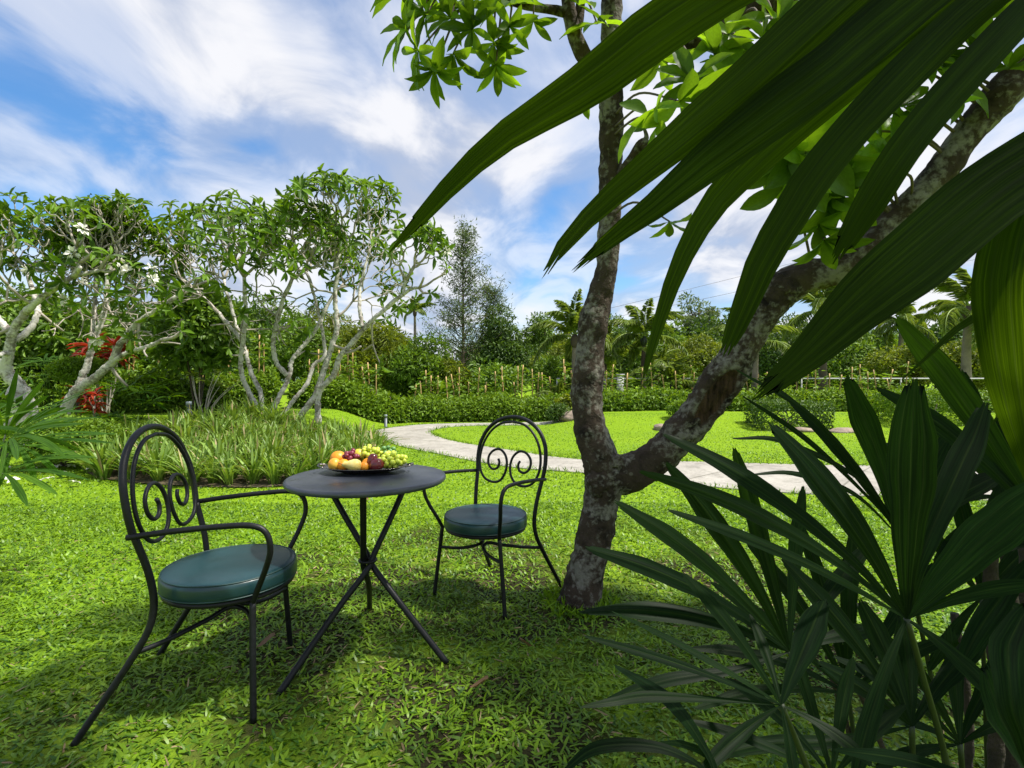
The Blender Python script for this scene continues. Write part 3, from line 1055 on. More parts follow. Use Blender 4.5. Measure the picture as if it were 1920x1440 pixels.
SK.append(bark_tube(mb, [(1078, 75, 2.42, 9), (1086, 30, 2.42, 9), (1092, -30, 2.42, 8), (1110, -160, 2.4, 6)], 30, 16, 0.10, 5.9))
SK.append(bark_tube(mb, [(1066, 25, 2.40, 9), (1035, 18, 2.38, 8), (1000, 14, 2.36, 7), (955, 2, 2.33, 6), (890, -30, 2.3, 5)], 30, 14, 0.10, 8.9))
rel(mb.build("limb", M['bark_fg'], FT, True))
# knobs at the fork and pruned stubs
for (px, py, d, rp, sd) in [(1128, 905, 2.50, 26, 1), (1155, 868, 2.50, 17, 2), (1145, 893, 2.49, 15, 6), (1210, 272, 2.42, 10, 3), (1352, 678, 2.40, 12, 4), (1480, 540, 2.235, 17, 5), (1300, 790, 2.44, 14, 8)]:
    mb = MB()
    c0 = np.array(P(px, py, d)); rr = rp / 960 * d
    prof = sphere_prof(1, 1, 14)
    lathe(mb, prof, 20)
    v = mb.v[0]
    nn = np.array([1 + .28 * mnoise.noise((q[0] * 2.1 + sd, q[1] * 2.1, q[2] * 2.1)) + .18 * mnoise.noise((q[0] * 6 + sd, q[1] * 6, q[2] * 6)) for q in v])
    mb.v[0] = v * nn[:, None] * rr * np.array([1.1, .8, 1.0]) + c0
    rel(mb.build("knot", M['bark_fg'], FT, True))
mb = MB()
bark_tube(mb, [(1160, 330, 2.50, 9), (1182, 300, 2.47, 9), (1200, 272, 2.44, 9), (1212, 258, 2.42, 5), (1206, 236, 2.42, 2)], 24, 12, 0.15, 2.2)
rel(mb.build("broken_stub", M['bark_fg'], FT, True))

# leaf variants, shared by every big-leaved tree
def leaf_meshes(mat, k=5, curl=(0.05, 0.35), wid=1.0):
    res = []
    for i in range(k):
        mb = MB()
        leaves(mb, [(0, 0, 0)], np.array([[1, 0, 0.]]), np.array([[0, 0, 1.]]), 1.0, wid, T_LEAF2, [i / (k - 1)], curl=curl[0] + (curl[1] - curl[0]) * i / (k - 1))
        res.append(mb.mesh("leaf", mat, True))
    return res


# smoother big leaf
def big_leaf_template():
    n = 9
    u = np.linspace(0, 1, n)
    w = 0.5 * np.sin(np.pi * np.clip(u, 0, 1) ** 1.15) ** 0.8
    w[0] = 0.03; w[-1] = 0.01
    V, F = [], []
    for k in range(n):
        for j, c_ in enumerate((-1, -.5, 0, .5, 1)):
            V.append((u[k], w[k] * c_, 0.09 * abs(c_) * w[k] * 2 + 0.012 * math.sin(u[k] * 17 + c_ * 2)))
    for k in range(n - 1):
        for j in range(4):
            a = k * 5 + j
            F.append((a, a + 1, a + 6, a + 5))
    return np.array(V), [np.array(F)]


T_LEAF2 = big_leaf_template()
from mathutils import Matrix


def leaf_obj(mesh, C, D, N, L, W, parent, off):
    D = Vector(D).normalized(); N = Vector(N)
    N = (N - D * N.dot(D)).normalized(); S = N.cross(D)
    o = link("leaf", mesh, parent)
    mtx = Matrix(((D.x * L, S.x * W, N.x * L, C[0] - off[0]), (D.y * L, S.y * W, N.y * L, C[1] - off[1]), (D.z * L, S.z * W, N.z * L, C[2] - off[2]), (0, 0, 0, 1)))
    o.matrix_basis = mtx
    return o


FG_LEAF = leaf_meshes(M['lf_fg'])
allp = np.vstack([s[0] for s in SK])


def rosette_vectors(axis, n, L, rg, spread=(35, 95)):
    axis = norm(axis)
    a0 = norm(np.cross(axis, (0.3, 0.7, 0.1))); b0 = np.cross(axis, a0)
    out_ = []
    for i in range(n):
        az = 2 * math.pi * (i * 0.382) + rg.uniform(-.3, .3)
        el = R(rg.uniform(*spread))
        rad_ = a0 * math.cos(az) + b0 * math.sin(az)
        D = axis * math.cos(el) + rad_ * math.sin(el) + np.array([0, 0, -0.18])
        N = axis * math.sin(el) - rad_ * math.cos(el) + np.array([0, 0, 0.35]) + rg.normal(scale=.12, size=3)
        out_.append((norm(D), N, L * rg.uniform(.7, 1.1)))
    return out_


rg = np.random.default_rng(21)
twmb = MB()
ros = [(850, 100, 2.15, 10, .15, (-.3, 0, -.9)), (925, 80, 2.2, 9, .14, (.2, -.2, -.8)), (870, 15, 2.2, 9, .15, (-.3, -.1, .4)), (800, 25, 2.15, 9, .15, (-.8, 0, .1)), (965, 8, 2.25, 8, .17, (0, -.2, .4)), (905, -40, 2.3, 8, .2, (0, 0, 1)), (770, -30, 2.2, 8, .2, (-.4, 0, .6)),
       (1235, 232, 2.0, 4, .16, (-.9, -.2, .1)), (1300, 150, 2.05, 7, .20, (-.2, -.4, .2)), (1340, 105, 2.1, 7, .2, (.2, -.3, .5)), (1430, 75, 2.1, 8, .19, (.3, -.2, .4)), (1240, 110, 2.2, 5, .16, (0, -.2, -.4)),
       (1255, 415, 2.15, 5, .13, (0, -.1, -1)), (1095, 165, 2.3, 4, .13, (-.2, -.2, -.5)), (1085, 10, 2.3, 6, .16, (.2, -.3, .3)), (1120, 45, 2.35, 5, .16, (-.1, -.3, .5)),
       (1480, 280, 1.9, 8, .24, (-.3, -.3, -.5)), (1455, 300, 2.0, 5, .15, (-.5, 0, -.5)), (1545, 300, 1.95, 7, .2, (0, -.3, -.4)), (1560, 370, 1.95, 8, .18, (0, -.2, -.8)), (1535, 420, 2.0, 6, .15, (-.2, 0, -1)), (1610, 195, 1.95, 8, .2, (0, -.3, .4)), (1650, 270, 1.95, 7, .18, (.1, -.3, 0)),
       (1700, 120, 1.9, 8, .19, (0, -.3, .4)), (1790, 60, 1.85, 8, .19, (.2, -.3, .4)), (1745, 220, 1.9, 6, .15, (-.2, -.3, .2)), (1860, 20, 1.85, 8, .18, (0, -.2, .5)), (1560, 60, 2.1, 8, .2, (0, -.2, .5)), (1500, 140, 2.05, 8, .2, (0, -.3, .2)), (1405, 160, 2.1, 6, .2, (-.1, -.3, -.2)),
       (1650, 40, 2.1, 8, .2, (0, 0, .8)), (1890, 130, 1.8, 7, .16, (0, -.3, .6)),
       (1400, 125, 2.1, 7, .21, (-.1, -.4, .2)), (1455, 45, 2.1, 8, .2, (.2, -.4, .2)), (785, 95, 2.1, 9, .15, (-.5, -.3, -.4)), (765, 55, 2.1, 9, .15, (-.6, -.3, .1)), (885, 55, 2.15, 9, .15, (0, -.5, -.2)), (845, 35, 2.15, 9, .15, (-.2, -.5, .1)), (930, 120, 2.2, 8, .13, (.1, -.3, -.8)), (955, 50, 2.2, 8, .14, (.2, -.4, -.2)), (815, 130, 2.1, 9, .14, (-.2, -.2, -.9)), (1000, 40, 2.3, 6, .13, (.2, -.3, -.6)), (830, -20, 2.2, 9, .16, (-.2, -.3, .5)), (1365, 65, 2.1, 6, .2, (0, -.4, .1)), (1215, 215, 2.0, 3, .19, (-.6, -.5, .5)), (1275, 190, 2.0, 4, .22, (.1, -.5, -.6)), (1510, 285, 1.9, 7, .22, (0, -.5, -.2)),
       (1600, 245, 1.95, 7, .2, (0, -.5, .1)), (1575, 335, 1.95, 7, .19, (0, -.5, -.3)), (1625, 335, 1.95, 6, .17, (.2, -.5, 0)), (1685, 200, 1.95, 7, .18, (0, -.5, .2)), (1735, 130, 1.9, 7, .18, (0, -.5, .2)), (1785, 150, 1.9, 6, .17, (.1, -.5, .1)), (1545, 450, 2.0, 6, .15, (0, -.3, -.9)), (1820, 90, 1.85, 7, .18, (0, -.4, .3)), (1470, 350, 2.0, 5, .15, (-.3, -.4, -.5))]
for (px, py, d, n, L, ax) in ros:
    c0 = np.array(P(px, py, d))
    j = np.argmin(np.linalg.norm(allp - c0 + np.array([0, 0, -.12]), axis=1))
    st = allp[j]
    mid = (st + c0) / 2 + np.array([0, 0, .05]) + rg.normal(scale=.025, size=3)
    tube(twmb, spline([st, mid, c0], 14), np.linspace(.0065, .0035, 14), 7)
    for D, N, LL in rosette_vectors(ax, n, L, rg):
        leaf_obj(FG_LEAF[rg.integers(5)], c0, D, N, LL * 1.05, LL * (rg.uniform(.27, .34) if px < 1010 else rg.uniform(.36, .5)), FT, base)
# the crown above the picture: unseen twigs and leaves placed to shade the near turf
crown = MB()
for k in range(104):
    a_ = rg.uniform(0, 2 * math.pi); rr = math.sqrt(rg.uniform(0, 1))
    c0 = np.array([0.95 + 2.5 * rr * math.cos(a_), 0.62 + 1.2 * rr * math.sin(a_), 2.9 + rg.uniform(0, 1.6) * (1.15 - rr * .6)])
    if k >= 60:  # extra unseen rosettes, added to put the upper limb in shade
        c0 = np.array([rg.uniform(1.5, 3.2), rg.uniform(1.5, 2.4), rg.uniform(2.95, 3.5)])
    pj = 720 - (c0[2] - CAM_H) / max(c0[1], .2) * 960
    if pj > -60 and c0[1] > .2:
        c0[2] += 1.0
        if 720 - (c0[2] - CAM_H) / c0[1] * 960 > -60:
            continue
    if k % 2 == 0:
        j = np.argmin(np.linalg.norm(allp - c0, axis=1)); st = allp[j]
        tube(twmb, spline([st, (st + c0) / 2 + rg.normal(scale=.12, size=3), c0], 12), np.linspace(.02, .006, 12), 6)
    vs = rosette_vectors((rg.normal() * .4, rg.normal() * .4, 1), 11, .26, rg, (25, 100))
    leaves(crown, np.repeat(c0[None], 11, 0), np.array([v_[0] for v_ in vs]), np.array([v_[1] for v_ in vs]), np.array([v_[2] for v_ in vs]), np.array([v_[2] * .36 for v_ in vs]), T_LEAF, rg.uniform(size=11), curl=.2)
rel(twmb.build("twigs", M['twig_dark'], FT, True))["kind"] = "stuff"
rel(crown.build("crown", M['lf_fg'], FT))["kind"] = "stuff"

# ================================================================== FRANGIPANI TREES
FR_LEAF = leaf_meshes(M['lf_fr'], 6, (0.05, 0.45))


def frangipani(label, d, stems, env, seed, levels=6, leafL=.24, flowers=0, nleaf=(4, 6), step=.46):
    rg = np.random.default_rng(seed)
    b0 = P(*stems[0][0][0], d)
    T = thing("frangipani_tree", label, "tree", (b0.x, b0.y, float(gh(b0.x, b0.y)) - .03))
    off = np.array(T.location)
    ec = np.array(P(env[0], env[1], d)); er = np.array([env[2] / 960 * d, env[2] / 960 * d * .8, env[3] / 960 * d])
    trunk, twig = MB(), MB()
    starts = []
    for pts, r0, r1, dy in stems:
        n = len(pts)
        W = []
        for i, (px, py) in enumerate(pts):
            W.append(np.array(P(px, py, d + dy[0] + (dy[1] - dy[0]) * i / (n - 1))))
        W = np.array(W)
        if W[0][2] < off[2] + .55:
            W = np.vstack([[W[0][0], W[0][1], min(off[2], W[0][2] - .05)], W])
        s = spline(W, 9 * len(W))
        s[1:-1] += rg.normal(scale=.005, size=(len(s) - 2, 3))
        rr = np.linspace(r0 * .78, r1 * .8, len(s)) * (1 + .06 * rg.normal(size=len(s)).clip(-1.5, 1.5))
        tube(trunk, s - off, rr, 10)
        starts.append((s[-1], norm(s[-1] - s[-5]), r1))
        # side shoots
        for f in (0.55, 0.72, 0.86):
            if rg.uniform() < .8 and len(s) > 12:
                k = int(len(s) * f)
                ax = norm(s[k] - s[k - 2] + rg.normal(scale=.75, size=3))
                starts.append((s[k], ax, rr[k] * .55))
    tips = []

    def grow(p, dirn, r, lev):
        e = np.sum(((p - ec) / er) ** 2)
        L = step * rg.uniform(.65, 1.15) * (0.86 ** (levels - lev))
        outw = norm((p - ec) / er ** 2)
        dd = norm(dirn + np.array([0, 0, .22]) + outw * .22)
        q = p + dd * L
        mid = p + dirn * L * .5 + rg.normal(scale=.02, size=3)
        r2 = max(.0075, r * .74)
        tgt = trunk if r > .030 else twig
        tube(tgt, spline([p, mid, q], 5) - off, np.linspace(r, r2, 5), 7 if r > .03 else 5)
        eq = np.sum(((q - ec) / er) ** 2)
        if lev <= 0 or eq > 1.08:
            tips.append((q, dd, eq)); return
        nb = 2 if rg.uniform() < .66 else 3
        a0 = norm(np.cross(dd, rg.normal(size=3))); b_ = np.cross(dd, a0)
        ph = rg.uniform(0, 6.28)
        for i in range(nb):
            an = ph + 2 * math.pi * i / nb + rg.normal(scale=.3)
            sp = R(rg.uniform(26, 50))
            nd_ = dd * math.cos(sp) + (a0 * math.cos(an) + b_ * math.sin(an)) * math.sin(sp)
            if rg.uniform() < .93:
                grow(q, norm(nd_), r2, lev - 1)

    for p_, d_, r_ in starts:
        e = np.sum(((p_ - ec) / er) ** 2)
        grow(p_, d_, r_, levels)
    trunk.build("trunk", M['bark_fr'], T, True)
    twig.build("branches", M['twig'], T)["kind"] = "stuff"
    lv = []
    for q, ax, e in tips:
        if (e < .45 and rg.uniform() < .75) or (q[2] < ec[2] - .15 * er[2] and rg.uniform() < .45):
            continue
        n = rg.integers(nleaf[0], nleaf[1] + 1)
        for D, N, LL in rosette_vectors(ax, n, leafL, rg, (35, 92)):
            lv.append((q, D, N, LL, LL * rg.uniform(.27, .36)))
    lv.sort(key=lambda a: a[0][1] + rg.normal(scale=.15))
    seen = [a for a in lv if -40 < 960 + a[0][0] / a[0][1] * 960 < 1960]
    ids = set(id(a) for a in seen[:290])
    for a in seen[:290]:
        leaf_obj(FR_LEAF[rg.integers(6)], a[0], a[1], a[2], a[3], a[4], T, off)
    rest = [a for a in lv if id(a) not in ids]
    if rest:
        mb = MB()
        leaves(mb, np.array([a[0] for a in rest]) - off, np.array([a[1] for a in rest]), np.array([a[2] for a in rest]), np.array([a[3] for a in rest]), np.array([a[4] for a in rest]),
               T_LEAF, rg.uniform(size=len(rest)), curl=rg.uniform(.05, .4, len(rest)))
        mb.build("crown", M['lf_fr'], T, True)["kind"] = "stuff"
    if flowers:
        fr = [a for a in tips if a[0][1] < d]
        for q, ax, e in [fr[i] for i in rg.choice(len(fr), min(flowers, len(fr)), replace=False)]:
            mb = MB()
            for D, N, LL in rosette_vectors(ax, 14, .075, rg, (10, 80)):
                leaves(mb, [q + ax * .05 + D * .03 - off], D[None], N[None], LL, LL * .6, T_LEAF, [rg.uniform()], curl=.2)
            mb.build("flower_cluster", M['petal'], T)
    print("frangipani", len(tips), "tips", len(lv), "leaves")
    return T


frangipani("pale stemmed frangipani with a v-shaped double trunk behind the strap leaved bed", 9.3, [
    ([(499, 788), (476, 752), (457, 714), (451, 677), (455, 643), (461, 593), (459, 552)], .065, .038, (0, -.3)),
    ([(455, 641), (426, 606), (392, 568), (360, 540)], .05, .03, (-.15, .2)),
    ([(503, 788), (522, 747), (542, 706), (547, 677), (563, 656), (592, 618), (605, 593)], .065, .038, (0, .3)),
    ([(538, 704), (517, 677), (513, 635), (522, 593), (534, 552)], .06, .04, (0, -.2)),
    ([(490, 765), (488, 735), (472, 702), (459, 656), (440, 600), (430, 560)], .06, .035, (.25, .8))],
    (435, 495, 205, 148), 5, 5)
frangipani("tall spreading frangipani with leaning pale trunks beside the curve of the path", 9.55, [
    ([(559, 785), (588, 747), (601, 714), (613, 677), (624, 643), (632, 614), (628, 552), (634, 510)], .08, .045, (0, -.1)),
    ([(597, 739), (626, 702), (638, 668), (667, 635), (688, 610), (726, 577)], .075, .045, (0, -.4)),
    ([(680, 614), (674, 572), (676, 535), (690, 480)], .05, .03, (-.3, .2)),
    ([(524, 787), (547, 756), (576, 718), (588, 685), (609, 664), (600, 600), (585, 540)], .055, .035, (0, .5))],
    (672, 462, 190, 182), 10, 5, flowers=3)
frangipani("leaning frangipani with a slanting pale trunk behind the clipped shrub", 7.9, [
    ([(112, 800), (137, 739), (175, 710), (208, 681), (225, 647), (258, 606), (300, 577)], .11, .04, (0, -.2)),
    ([(146, 727), (162, 689), (171, 656), (183, 622), (196, 585), (200, 547)], .07, .04, (0, .2)),
    ([(208, 681), (242, 660), (271, 652), (306, 637)], .05, .03, (-.1, -.5)),
    ([(171, 656), (175, 602), (179, 543)], .05, .035, (.05, .5))],
    (225, 490, 175, 150), 12, 6, flowers=8, nleaf=(3, 5), leafL=.2, step=.38)
frangipani("frangipani with a crooked stout trunk half cut off by the picture edge", 7.2, [
    ([(46, 800), (33, 727), (12, 702), (17, 660), (21, 635), (33, 606), (62, 572), (100, 543)], .12, .045, (0, -.2)),
    ([(60, 800), (58, 760), (38, 720), (15, 700)], .085, .08, (.1, 0)),
    ([(21, 627), (0, 602), (-40, 565)], .07, .045, (0, .3)),
    ([(29, 639), (58, 614), (71, 581), (60, 540)], .06, .035, (0, .4))],
    (30, 480, 170, 145), 17, 6, flowers=7, nleaf=(3, 5), leafL=.2, step=.38)

# ================================================================== PALMS WITH FAN LEAVES (close to the camera)
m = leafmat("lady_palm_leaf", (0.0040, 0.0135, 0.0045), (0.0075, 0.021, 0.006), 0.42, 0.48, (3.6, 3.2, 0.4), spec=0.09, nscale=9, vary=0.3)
nt = m.node_tree
at_v = nd(nt, "ShaderNodeAttribute", attribute_name="vein")
pr = [n for n in nt.nodes if n.type == 'BSDF_PRINCIPLED'][0]
tr_ = [n for n in nt.nodes if n.type == 'BSDF_TRANSLUCENT'][0]
for node, inp in ((pr, "Base Color"), (tr_, "Color")):
    src = node.inputs[inp].links[0].from_socket
    nt.links.new(mixc(nt, ramp(nt, at_v.outputs["Fac"], [(0.80, 0.0), (0.97, 0.55)]), src, (0.028, 0.05, 0.011)), node.inputs[inp])
# long fibres and paler streaks running along each leaflet
at_g = nd(nt, "ShaderNodeAttribute", attribute_name="grain")
gn = nd(nt, "ShaderNodeTexNoise", Scale=1.0, Detail=5.0, Roughness=0.65)
nt.links.new(at_g.outputs["Vector"], gn.inputs["Vector"])
streak = ramp(nt, gn.outputs["Fac"], [(0.30, (0.42, 0.46, 0.42)), (0.52, (1.0, 1.0, 1.0)), (0.70, (2.0, 1.8, 1.5))])
for node, inp in ((pr, "Base Color"), (tr_, "Color")):
    src = node.inputs[inp].links[0].from_socket
    nt.links.new(mixc(nt, 1.0, src, streak, 'MULTIPLY'), node.inputs[inp])
# brown, withered tips and stray blemishes
at_t = nd(nt, "ShaderNodeAttribute", attribute_name="tip")
ns_ = noise_tex(nt, 60, 4, 0.6)
adn = nd(nt, "ShaderNodeMath", operation='MULTIPLY_ADD')
nt.links.new(ns_, adn.inputs[0]); adn.inputs[1].default_value = 0.9; nt.links.new(at_t.outputs["Fac"], adn.inputs[2])
wither = ramp(nt, adn.outputs[0], [(1.12, 0.0), (1.36, 0.8)])
for node, inp in ((pr, "Base Color"), (tr_, "Color")):
    src = node.inputs[inp].links[0].from_socket
    nt.links.new(mixc(nt, wither, src, (0.10, 0.072, 0.02)), node.inputs[inp])
M['lf_lady'] = m
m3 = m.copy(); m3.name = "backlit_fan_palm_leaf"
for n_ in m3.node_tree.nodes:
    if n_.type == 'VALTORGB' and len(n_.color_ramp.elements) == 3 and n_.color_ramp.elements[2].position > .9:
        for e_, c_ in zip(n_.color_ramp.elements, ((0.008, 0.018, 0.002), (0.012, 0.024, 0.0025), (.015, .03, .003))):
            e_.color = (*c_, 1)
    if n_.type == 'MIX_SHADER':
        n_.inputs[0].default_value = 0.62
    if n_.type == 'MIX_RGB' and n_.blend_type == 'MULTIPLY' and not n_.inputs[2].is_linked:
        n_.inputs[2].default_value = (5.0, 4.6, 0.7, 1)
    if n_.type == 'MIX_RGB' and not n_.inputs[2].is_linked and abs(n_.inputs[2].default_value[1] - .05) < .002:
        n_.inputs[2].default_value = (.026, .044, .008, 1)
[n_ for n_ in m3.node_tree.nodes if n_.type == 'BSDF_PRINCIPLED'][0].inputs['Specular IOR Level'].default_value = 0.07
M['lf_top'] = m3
M['petiole'] = plain("palm_petiole", (0.016, 0.027, 0.008), 0.55, nscale=20, namp=0.3)
M['cane'] = plain("palm_cane_fibre", (0.035, 0.026, 0.016), 0.95, nscale=18, namp=0.6, bscale=60, bstr=1.0, bdist=0.01)


def blade_mesh(W3, wid, up, val, tip='tooth', pleats=4, n=26, name="leaflet", roll=0.0, fold=0.2, rg=None, wide=False, tooth=.16):
    """one pleated palm leaflet along the world points W3 (base to tip), wid metres wide at most"""
    s = spline(W3, n)
    t = norm(np.gradient(s, axis=0))
    u = np.linspace(0, 1, n)
    if wide:
        prof = np.minimum(1, 0.30 + 0.70 * np.sin(np.pi * np.clip(u * 0.95, 0, 1)) ** 0.6)
        prof *= np.where(u > .86, 1 - 0.42 * ((u - .86) / .14) ** 1.6, 1) if wide == 'blunt' else np.where(u > .66, 1 - 0.72 * ((u - .66) / .34) ** 1.25, 1)
    else:
        prof = 0.08 + 0.92 * np.clip(u / .58, 0, 1) ** .85
        prof *= np.where(u > .72, 1 - 0.72 * ((u - .72) / .28) ** 1.3, 1)
    ph = float(np.sum(W3[-1])) * 37
    wobL = 1 + .06 * np.sin(u * 9 + ph) + .035 * np.sin(u * 23 + 2 * ph)
    wobR = 1 + .06 * np.sin(u * 8 + 1.7 * ph) + .035 * np.sin(u * 27 + ph)
    cols = pleats * 4 + 1
    c = np.linspace(-1, 1, cols)
    V, A, VE, TI, XY = [], [], [], [], []
    for k in range(n):
        upv = np.asarray(up, float)
        side = norm(np.cross(t[k], upv)); nn = np.cross(side, t[k])
        ra = roll * (u[k] - .3)
        sd = side * math.cos(ra) + nn * math.sin(ra)
        nn2 = np.cross(sd, t[k])
        w = wid * .5 * prof[k]
        for j in range(cols):
            zig = abs(((c[j] + 1) * pleats / 2) % 1 - .5) * 2      # 1 at pleat edges
            h = fold * w * 0.42 * (zig - .5) * min(1, 3 * (1 - u[k]) + .15) - 0.35 * fold * w * c[j] ** 2
            q = s[k] + sd * w * c[j] * (wobL[k] if c[j] < 0 else wobR[k]) + nn2 * h
            if tip == 'tooth' and k == n - 1:
                q = q - t[k] * (tooth * wid * zig * (1.2 + math.sin(j * 2.1 + ph)) + 0.30 * wid * c[j] ** 2)
            elif tip == 'point' and k >= n - 3:
                pass
            V.append(q); A.append(val); VE.append(zig if 0 < j < cols - 1 else .9); XY.append((c[j] * pleats * 3.1 + ph, u[k] * 2.2 + .7 * ph, 0)); TI.append(max(0, (u[k] - .86) / .14) + .12 * (abs(c[j]) == 1))
    r_, c_ = np.meshgrid(np.arange(n - 1), np.arange(cols - 1), indexing='ij')
    i0 = (r_ * cols + c_).ravel()
    mb = MB()
    mb.v.append(np.array(V)); mb.n = len(V); mb.a.append(np.array(A))
    mb.f.append(np.stack([i0, i0 + 1, i0 + cols + 1, i0 + cols], 1))
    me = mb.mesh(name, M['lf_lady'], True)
    at = me.attributes.new("vein", 'FLOAT', 'POINT')
    at.data.foreach_set("value", np.array(VE, np.float32))
    at = me.attributes.new("grain", 'FLOAT_VECTOR', 'POINT')
    at.data.foreach_set("vector", np.array(XY, np.float32).ravel())
    at = me.attributes.new("tip", 'FLOAT', 'POINT')
    at.data.foreach_set("value", np.array(TI, np.float32))
    return me


rgp = np.random.default_rng(77)


def px_blade(parent, pts, wpx, tilt=(0, 0, 0), tip='tooth', pleats=None, roll=None, top=False):
    W3 = np.array([P(*q) for q in pts])
    dm = np.mean([q[2] for q in pts])
    wid = wpx / 960 * dm
    mid = W3[len(W3) // 2]
    view = norm(np.array([0, 0, CAM_H]) - mid)
    up = norm(view + np.asarray(tilt, float) + rgp.normal(scale=.10, size=3))
    pl = pleats or max(2, min(5, int(wpx / 18)))
    me = blade_mesh(W3, wid, up, rgp.uniform(), tip, pl, fold=.11 if top else .2, roll=rgp.normal(scale=.35) if roll is None else roll, wide=top, tooth=.22 if top else .14)
    if top:
        me.materials.clear(); me.materials.append(M['lf_top'])
    return link("leaflet", me, parent)


def frond(palm, hub, tips, petiole, tilt=(0, 0, 0), arch=18, dmid=0.0):
    """hub (px,py,d); tips (px,py,d,width[,via])"""
    mb = MB()
    pw = [np.array(P(*q)) for q in petiole]
    tube(mb, spline(pw, 24), np.linspace(.0065, .0045, 24) if len(pw) else .005, 8)
    f = mb.build("frond", M['petiole'], palm, True)
    for q in tips:
        a, b = np.array(hub, float), np.array(q[:3], float)
        L = np.linalg.norm((b - a)[:2])
        if len(q) > 4:
            pts = [tuple(a)] + [tuple(v_) for v_ in q[4]] + [tuple(b)]
        else:
            nrm = np.array([(b - a)[1], -(b - a)[0]]) / max(L, 1)
            if nrm[1] > 0:
                nrm = -nrm
            bow = arch * (L / 350) * rgp.uniform(.5, 1.4) * (abs((b - a)[0]) / max(L, 1) + .15)
            pts = [tuple(a)]
            for s in (.25, .5, .75):
                m_ = a + (b - a) * s
                m_[:2] += nrm * bow * 4 * s * (1 - s)
                m_[2] += dmid * 4 * s * (1 - s)
                pts.append(tuple(m_))
            pts.append(tuple(b))
        px_blade(f, pts, q[3] * (.78 if q[3] < 75 else .95), tilt)
    return f


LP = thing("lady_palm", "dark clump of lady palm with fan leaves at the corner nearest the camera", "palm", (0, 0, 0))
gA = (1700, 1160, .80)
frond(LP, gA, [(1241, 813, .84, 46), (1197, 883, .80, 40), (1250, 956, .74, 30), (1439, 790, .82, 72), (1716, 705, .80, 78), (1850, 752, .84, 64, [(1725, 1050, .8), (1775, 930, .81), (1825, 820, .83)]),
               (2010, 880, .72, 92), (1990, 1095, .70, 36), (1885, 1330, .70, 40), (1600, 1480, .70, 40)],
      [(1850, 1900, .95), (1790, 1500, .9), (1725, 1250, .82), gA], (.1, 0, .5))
gC = (1480, 1222, .98)
frond(LP, gC, [(1095, 1026, .94, 44), (1150, 938, .98, 46), (1247, 865, 1.02, 50), (1375, 836, 1.06, 44), (1506, 909, 1.1, 34), (1083, 1148, .95, 50), (1130, 1316, .92, 30, [(1380, 1255, .96), (1250, 1275, .94)]), (1640, 1010, 1.1, 40), (1660, 1180, 1.05, 36)],
      [(1620, 1700, 1.15), (1560, 1450, 1.08), gC], (-.1, 0, .55))
gB = (1465, 1322, .72)
frond(LP, gB, [(1089, 1326, .66, 27, [(1350, 1312, .71), (1220, 1306, .69), (1150, 1316, .67)]), (1093, 1192, .70, 31), (1145, 1145, .74, 27), (1276, 1070, .78, 36), (1405, 1150, .82, 24), (1548, 1120, .80, 62), (1311, 1455, .62, 38), (1492, 1475, .62, 25), (1640, 1440, .66, 34)],
      [(1580, 1800, .9), (1530, 1500, .8), gB], (0, .2, 1.1), 14)
gD = (1710, 1362, .90)
frond(LP, gD, [(1462, 1043, .96, 48), (1530, 1240, .92, 38), (1610, 1120, 1.0, 50), (1690, 1150, 1.0, 46), (1330, 1420, .86, 36, [(1560, 1390, .9), (1440, 1395, .88)]), (1860, 1180, 1.0, 48)],
      [(1720, 1900, 1.1), (1712, 1500, .95), gD], (0, 0, .3))
gE = (1690, 1010, 1.15)
frond(LP, gE, [(1379, 692, 1.2, 13, [(1640, 930, 1.16), (1520, 780, 1.18)]), (1392, 742, 1.2, 13, [(1640, 945, 1.16), (1520, 830, 1.18)]), (1460, 728, 1.25, 32, [(1650, 945, 1.17), (1570, 840, 1.2)]),
               (1372, 822, 1.1, 14, [(1620, 905, 1.15), (1470, 828, 1.12)]), (1405, 890, 1.05, 14, [(1600, 925, 1.1), (1490, 888, 1.08)]), (1585, 702, 1.2, 56, [(1675, 960, 1.16), (1645, 850, 1.18)]), (1790, 800, 1.25, 50), (1900, 880, 1.2, 48)],
      [(1800, 1700, 1.35), (1760, 1350, 1.25), gE], (0, 0, .3))
gF = (1980, 1010, .95)
frond(LP, gF, [(1675, 590, 1.05, 62, [(1880, 860, .98), (1770, 700, 1.02)]), (1640, 725, 1.08, 42, [(1880, 900, .98), (1760, 795, 1.04)]), (1838, 1008, .8, 30), (1760, 1060, .95, 34), (1800, 1250, .9, 50), (2100, 700, 1.0, 50)],
      [(2050, 1800, 1.2), (2020, 1400, 1.1), gF], (0, 0, .2))
gG = (1350, 1475, .60)
frond(LP, gG, [(1055, 1446, .58, 34, [(1300, 1428, .6), (1220, 1398, .6), (1120, 1402, .59)]), (1150, 1500, .56, 30), (1232, 1392, .70, 26, [(1330, 1420, .64), (1280, 1395, .68)]), (1150, 1245, .85, 40, [(1320, 1400, .65), (1250, 1310, .75)])],
      [(1500, 1900, .8), (1420, 1600, .68), gG], (0, .1, .8))
gH = (1960, 1500, .42)
frond(LP, gH, [(1560, 1405, .50, 38, [(1850, 1470, .44), (1700, 1425, .47)]), (1960, 1130, .46, 150, [(1955, 1400, .42), (1945, 1280, .43)]), (1850, 1240, .5, 90), (2100, 1000, .5, 80)],
      [(2100, 2200, .6), (2020, 1700, .5), gH], (0, 0, .5))
gI = (1840, 1120, 1.25)
frond(LP, gI, [(1700, 960, 1.3, 36), (1780, 880, 1.32, 36), (1880, 900, 1.3, 40), (1960, 1000, 1.25, 40), (1960, 1180, 1.2, 36), (1740, 1260, 1.2, 30)],
      [(1860, 1800, 1.45), (1850, 1400, 1.35), gI], (0, 0, .3))
